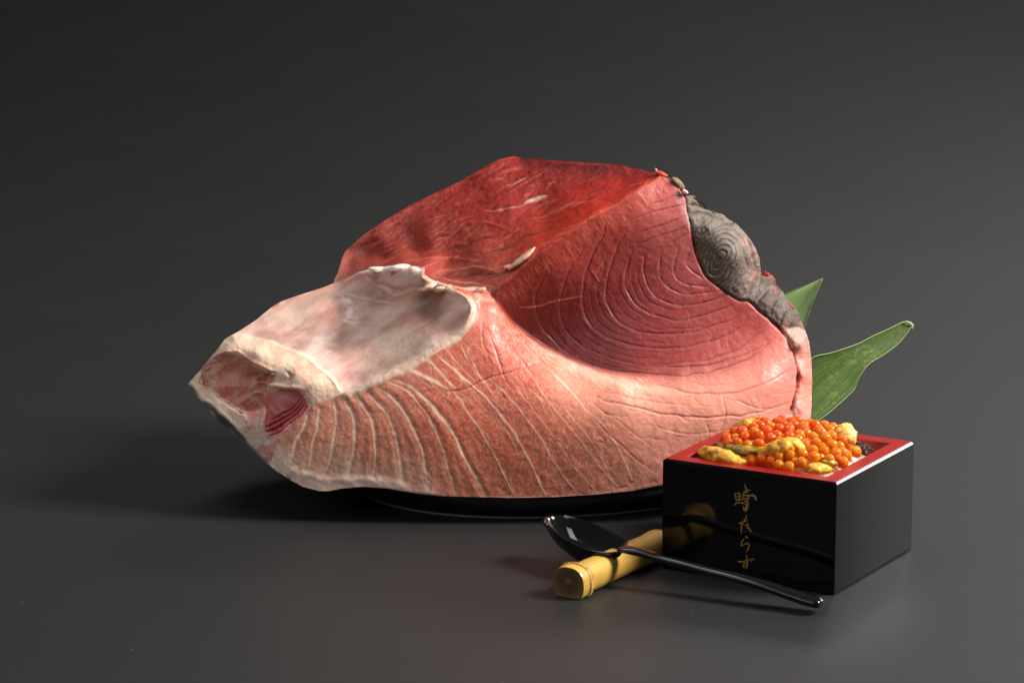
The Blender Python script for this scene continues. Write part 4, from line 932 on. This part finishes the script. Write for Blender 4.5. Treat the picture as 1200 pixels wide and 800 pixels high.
ln = nt.nodes.new('ShaderNodeVectorMath'); ln.operation = 'LENGTH'; nt.links.new(cb.outputs[0], ln.inputs[0])
cb2 = nt.nodes.new('ShaderNodeCombineXYZ'); nt.links.new(at2.outputs[0], cb2.inputs[0])
l2 = nt.nodes.new('ShaderNodeMath'); l2.operation = 'MULTIPLY'; nt.links.new(ln.outputs['Value'], l2.inputs[0]); l2.inputs[1].default_value = 60; nt.links.new(l2.outputs[0], cb2.inputs[1])
ra = noise_node(nt, 9, 3, .6, cb2.outputs[0]); rar = ramp(nt, ra.outputs[0], [(.35, .62), (.65, 1.15)])
l3 = nt.nodes.new('ShaderNodeMath'); l3.operation = 'MULTIPLY'; nt.links.new(ln.outputs['Value'], l3.inputs[0]); l3.inputs[1].default_value = 110
rc = ramp(nt, l3.outputs[0], [(0.0, tuple(lin((120, 82, 44)))), (.18, tuple(lin((112, 76, 38)))), (.24, tuple(lin((78, 52, 26)))), (.6, tuple(lin((96, 68, 32)))), (.85, tuple(lin((120, 90, 46))))])
nt.links.new(mixc(nt, 1.0, rc.outputs[0], rar.outputs[0], 'MULTIPLY'), b.inputs['Base Color']); bump(nt, b, ra.outputs[0], .6, .0004)
A0 = np.array([.0245, -.0035, 0]); A1 = np.array([.0690, .0640, 0]); ax_ = A1-A0; Lb = np.linalg.norm(ax_)
bam = empty('bamboo_rest', A0, math.atan2(ax_[1], ax_[0])-math.pi/2)
def bring(yy, r_, zb=0.0, sxx=1.0):          # rounded over, flat underneath
    P = []
    for q in np.linspace(0, 2*math.pi, 40, endpoint=False):
        cx_, cz_ = math.copysign(abs(math.cos(q))**.82, math.cos(q)), math.copysign(abs(math.sin(q))**.82, math.sin(q))
        zz = .0062+cz_*r_*.96; zz = max(zz, zb+.0002+.15*max(0, zz)); P.append((cx_*r_*sxx, yy, max(zz, zb+.0002)))
    return P
wob = lambda t: 1+.02*math.sin(t*9)+.015*math.sin(t*23)
V, Fc = loft([bring(y_, r_*wob(y_*40)) for y_, r_ in [(.0078,.0078),(.0095,.0073),(.013,.0071),(.02,.0070),(.03,.0068),(.042,.0066),(.055,.0066),(.066,.0068),(Lb-.006,.0070)]], cap0=True)
mkmesh('bamboo_stem', V, Fc, m_bam, bam)
V, Fc = loft([bring(y_, r_) for y_, r_ in [(.0000,.0080),(.0003,.0081),(.0015,.0082),(.0035,.0081),(.0048,.0083)]])
mkmesh('bamboo_stub', V, Fc, m_bam, bam)
V, Fc = loft([bring(y_, r_) for y_, r_ in [(.0046,.0081),(.0050,.0087),(.0057,.0090),(.0062,.0086),(.0067,.0085),(.0072,.0087),(.0077,.0082),(.0082,.0074)]])
mkmesh('bamboo_node', V, Fc, m_node, bam)
P0 = bring(.0000, .0080); cen_ = (0, .0002, .0070)
V = P0+[tuple(np.array(p)*.5+np.array(cen_)*.5) for p in P0]+[cen_]
Fc = [(j, 40+j, 40+(j+1) % 40, (j+1) % 40) for j in range(40)]+[(40+j, 80, 40+(j+1) % 40) for j in range(40)]
ce = mkmesh('cut_end', V, Fc, m_cut, bam)
V, Fc = loft([bring(Lb-.006, .0070), bring(Lb-.003, .0068), bring(Lb-.0012, .0060), bring(Lb-.0004, .0045), bring(Lb, .002)], cap1=True)
mkmesh('rounded_far_end', V, Fc, m_bam, bam)
tag(bam, 'short yellow bamboo rest with a brown cut end, under the black spoon', 'spoon rest')

# ------------------------------------------------------------------ spoon
m_sp, nt, b = mat('black_spoon_lacquer', Base_Color=(.005, .0045, .0045, 1), Roughness=.10)
bump(nt, b, noise_node(nt, 55, 2).outputs[0], .08, .0005)
SA, SE = np.array([.0140, .0370]), np.array([.1345, -.0275]); sdv = (SE-SA)/np.linalg.norm(SE-SA); snv = np.array([sdv[1], -sdv[0]])
def onspoon(px, py):                         # point of the upright plane that runs down the middle of the spoon
    d = ray(px, py); t = ((SA[0]-CAMP[0])*snv[0]+(SA[1]-CAMP[1])*snv[1])/(d[0]*snv[0]+d[1]*snv[1]); return CAMP+d*t
sroot = np.array([*(SA+(SE-SA)*.28), 0]); spoon = empty('spoon', sroot)
far = [(636.5,609.5),(640,606),(646,603.8),(656,603.4),(668,605),(682,609),(698,614.5),(712,621),(724,627.5),(736,634.5)]
near = [(636.5,609.5),(638.5,613),(643,617.5),(650,623),(659,629.5),(670,636),(682,641.5),(696,645.5),(712,647.2),(728,646.5)]
nz_ = 30
def rim_pts(P, z0, z1):
    Q = smoothline(P, 1); L = np.r_[0, np.cumsum(np.hypot(*np.diff(Q, axis=0).T))]; t = np.linspace(0, 1, nz_); q = np.stack([np.interp(t*L[-1], L, Q[:, 0]), np.interp(t*L[-1], L, Q[:, 1])], 1)
    zz = z0+(z1-z0)*np.sin(t*math.pi/1.15)+(.0170-z0)*t**3*1.0; return atZ(q[:, 0], q[:, 1], zz)
fa, ne = rim_pts(far, .0198, .0192), rim_pts(near, .0198, .0152)
loop_ = np.vstack([fa, ne[::-1][:-1]]); cen = loop_.mean(0)+np.array([-.002, 0, 0])
def brg(s, dz): 
    q = cen+(loop_-cen)*s; q = q.copy(); q[:, 2] = loop_[:, 2]*1.0*(s)+cen[2]*(1-s)-dz; return list(q-sroot)
prof_in = [(s, .0082*(1-s**3.0)) for s in (.975, .94, .88, .8, .7, .58, .45, .3, .15, .02)]
prof_out = [(s, .0012+.0094*(1-s**3.0)) for s in (.02, .15, .3, .45, .58, .7, .8, .88, .94, .98)]
V, Fc = loft([brg(*p) for p in prof_out]+[brg(1.0, .0008), brg(1.004, .0002), brg(.992, -.0003)]+[brg(*p) for p in prof_in], cap0=True, cap1=True)
bw_ = mkmesh('bowl', V, Fc, m_sp, spoon)
HP = [(727,642.6,.0064,.0022),(733,643.2,.0068,.0028),(742,644.6,.0062,.0034),(752,646.8,.0052,.0034),(774.5,654.5,.0046,.0034),(800,660.5,.0048,.0034),(830,668.6,.0054,.0035),(860,675.5,.0062,.0036),(890,683.6,.0072,.0038),(920,693.5,.0084,.0040),(944,701.6,.0092,.0043),(958,705.3,.0090,.0043),(962.5,706.5,.0074,.0036),(964.5,707,.003,.0016)]
ctr_ = np.array([onspoon(p[0], p[1]) for p in HP]); L = np.r_[0, np.cumsum(np.linalg.norm(np.diff(ctr_, axis=0), axis=1))]; tt_ = np.r_[np.linspace(0, L[-4], 70), np.linspace(L[-4], L[-1], 14)[1:]]
cs3 = np.stack([np.interp(tt_, L, ctr_[:, k]) for k in range(3)], 1)
for _ in range(10): cs3[1:-8] = (cs3[:-9]+2*cs3[1:-8]+cs3[2:-7])/4
ws = np.interp(tt_, L, [p[2] for p in HP]); hs = np.interp(tt_, L, [p[3] for p in HP]); rg = []
print('spoon z', ctr_[:, 2].round(4))
for i in range(len(tt_)):
    d = cs3[min(i+1, len(tt_)-1)]-cs3[max(i-1, 0)]; d /= np.linalg.norm(d); side = np.array([snv[0], snv[1], 0]); up = np.cross(side, d); up *= np.sign(up[2])
    rg.append([cs3[i]+side*math.copysign(abs(math.cos(q))**.75, math.cos(q))*ws[i]/2+up*math.copysign(abs(math.sin(q))**.75, math.sin(q))*hs[i]/2-sroot for q in np.linspace(0, 2*math.pi, 28, endpoint=False)])
V, Fc = loft(rg, cap0=True, cap1=True)
mkmesh('handle', V, Fc, m_sp, spoon)
tag(spoon, 'glossy black lacquer spoon leaning on the bamboo rest in front of the box', 'spoon')
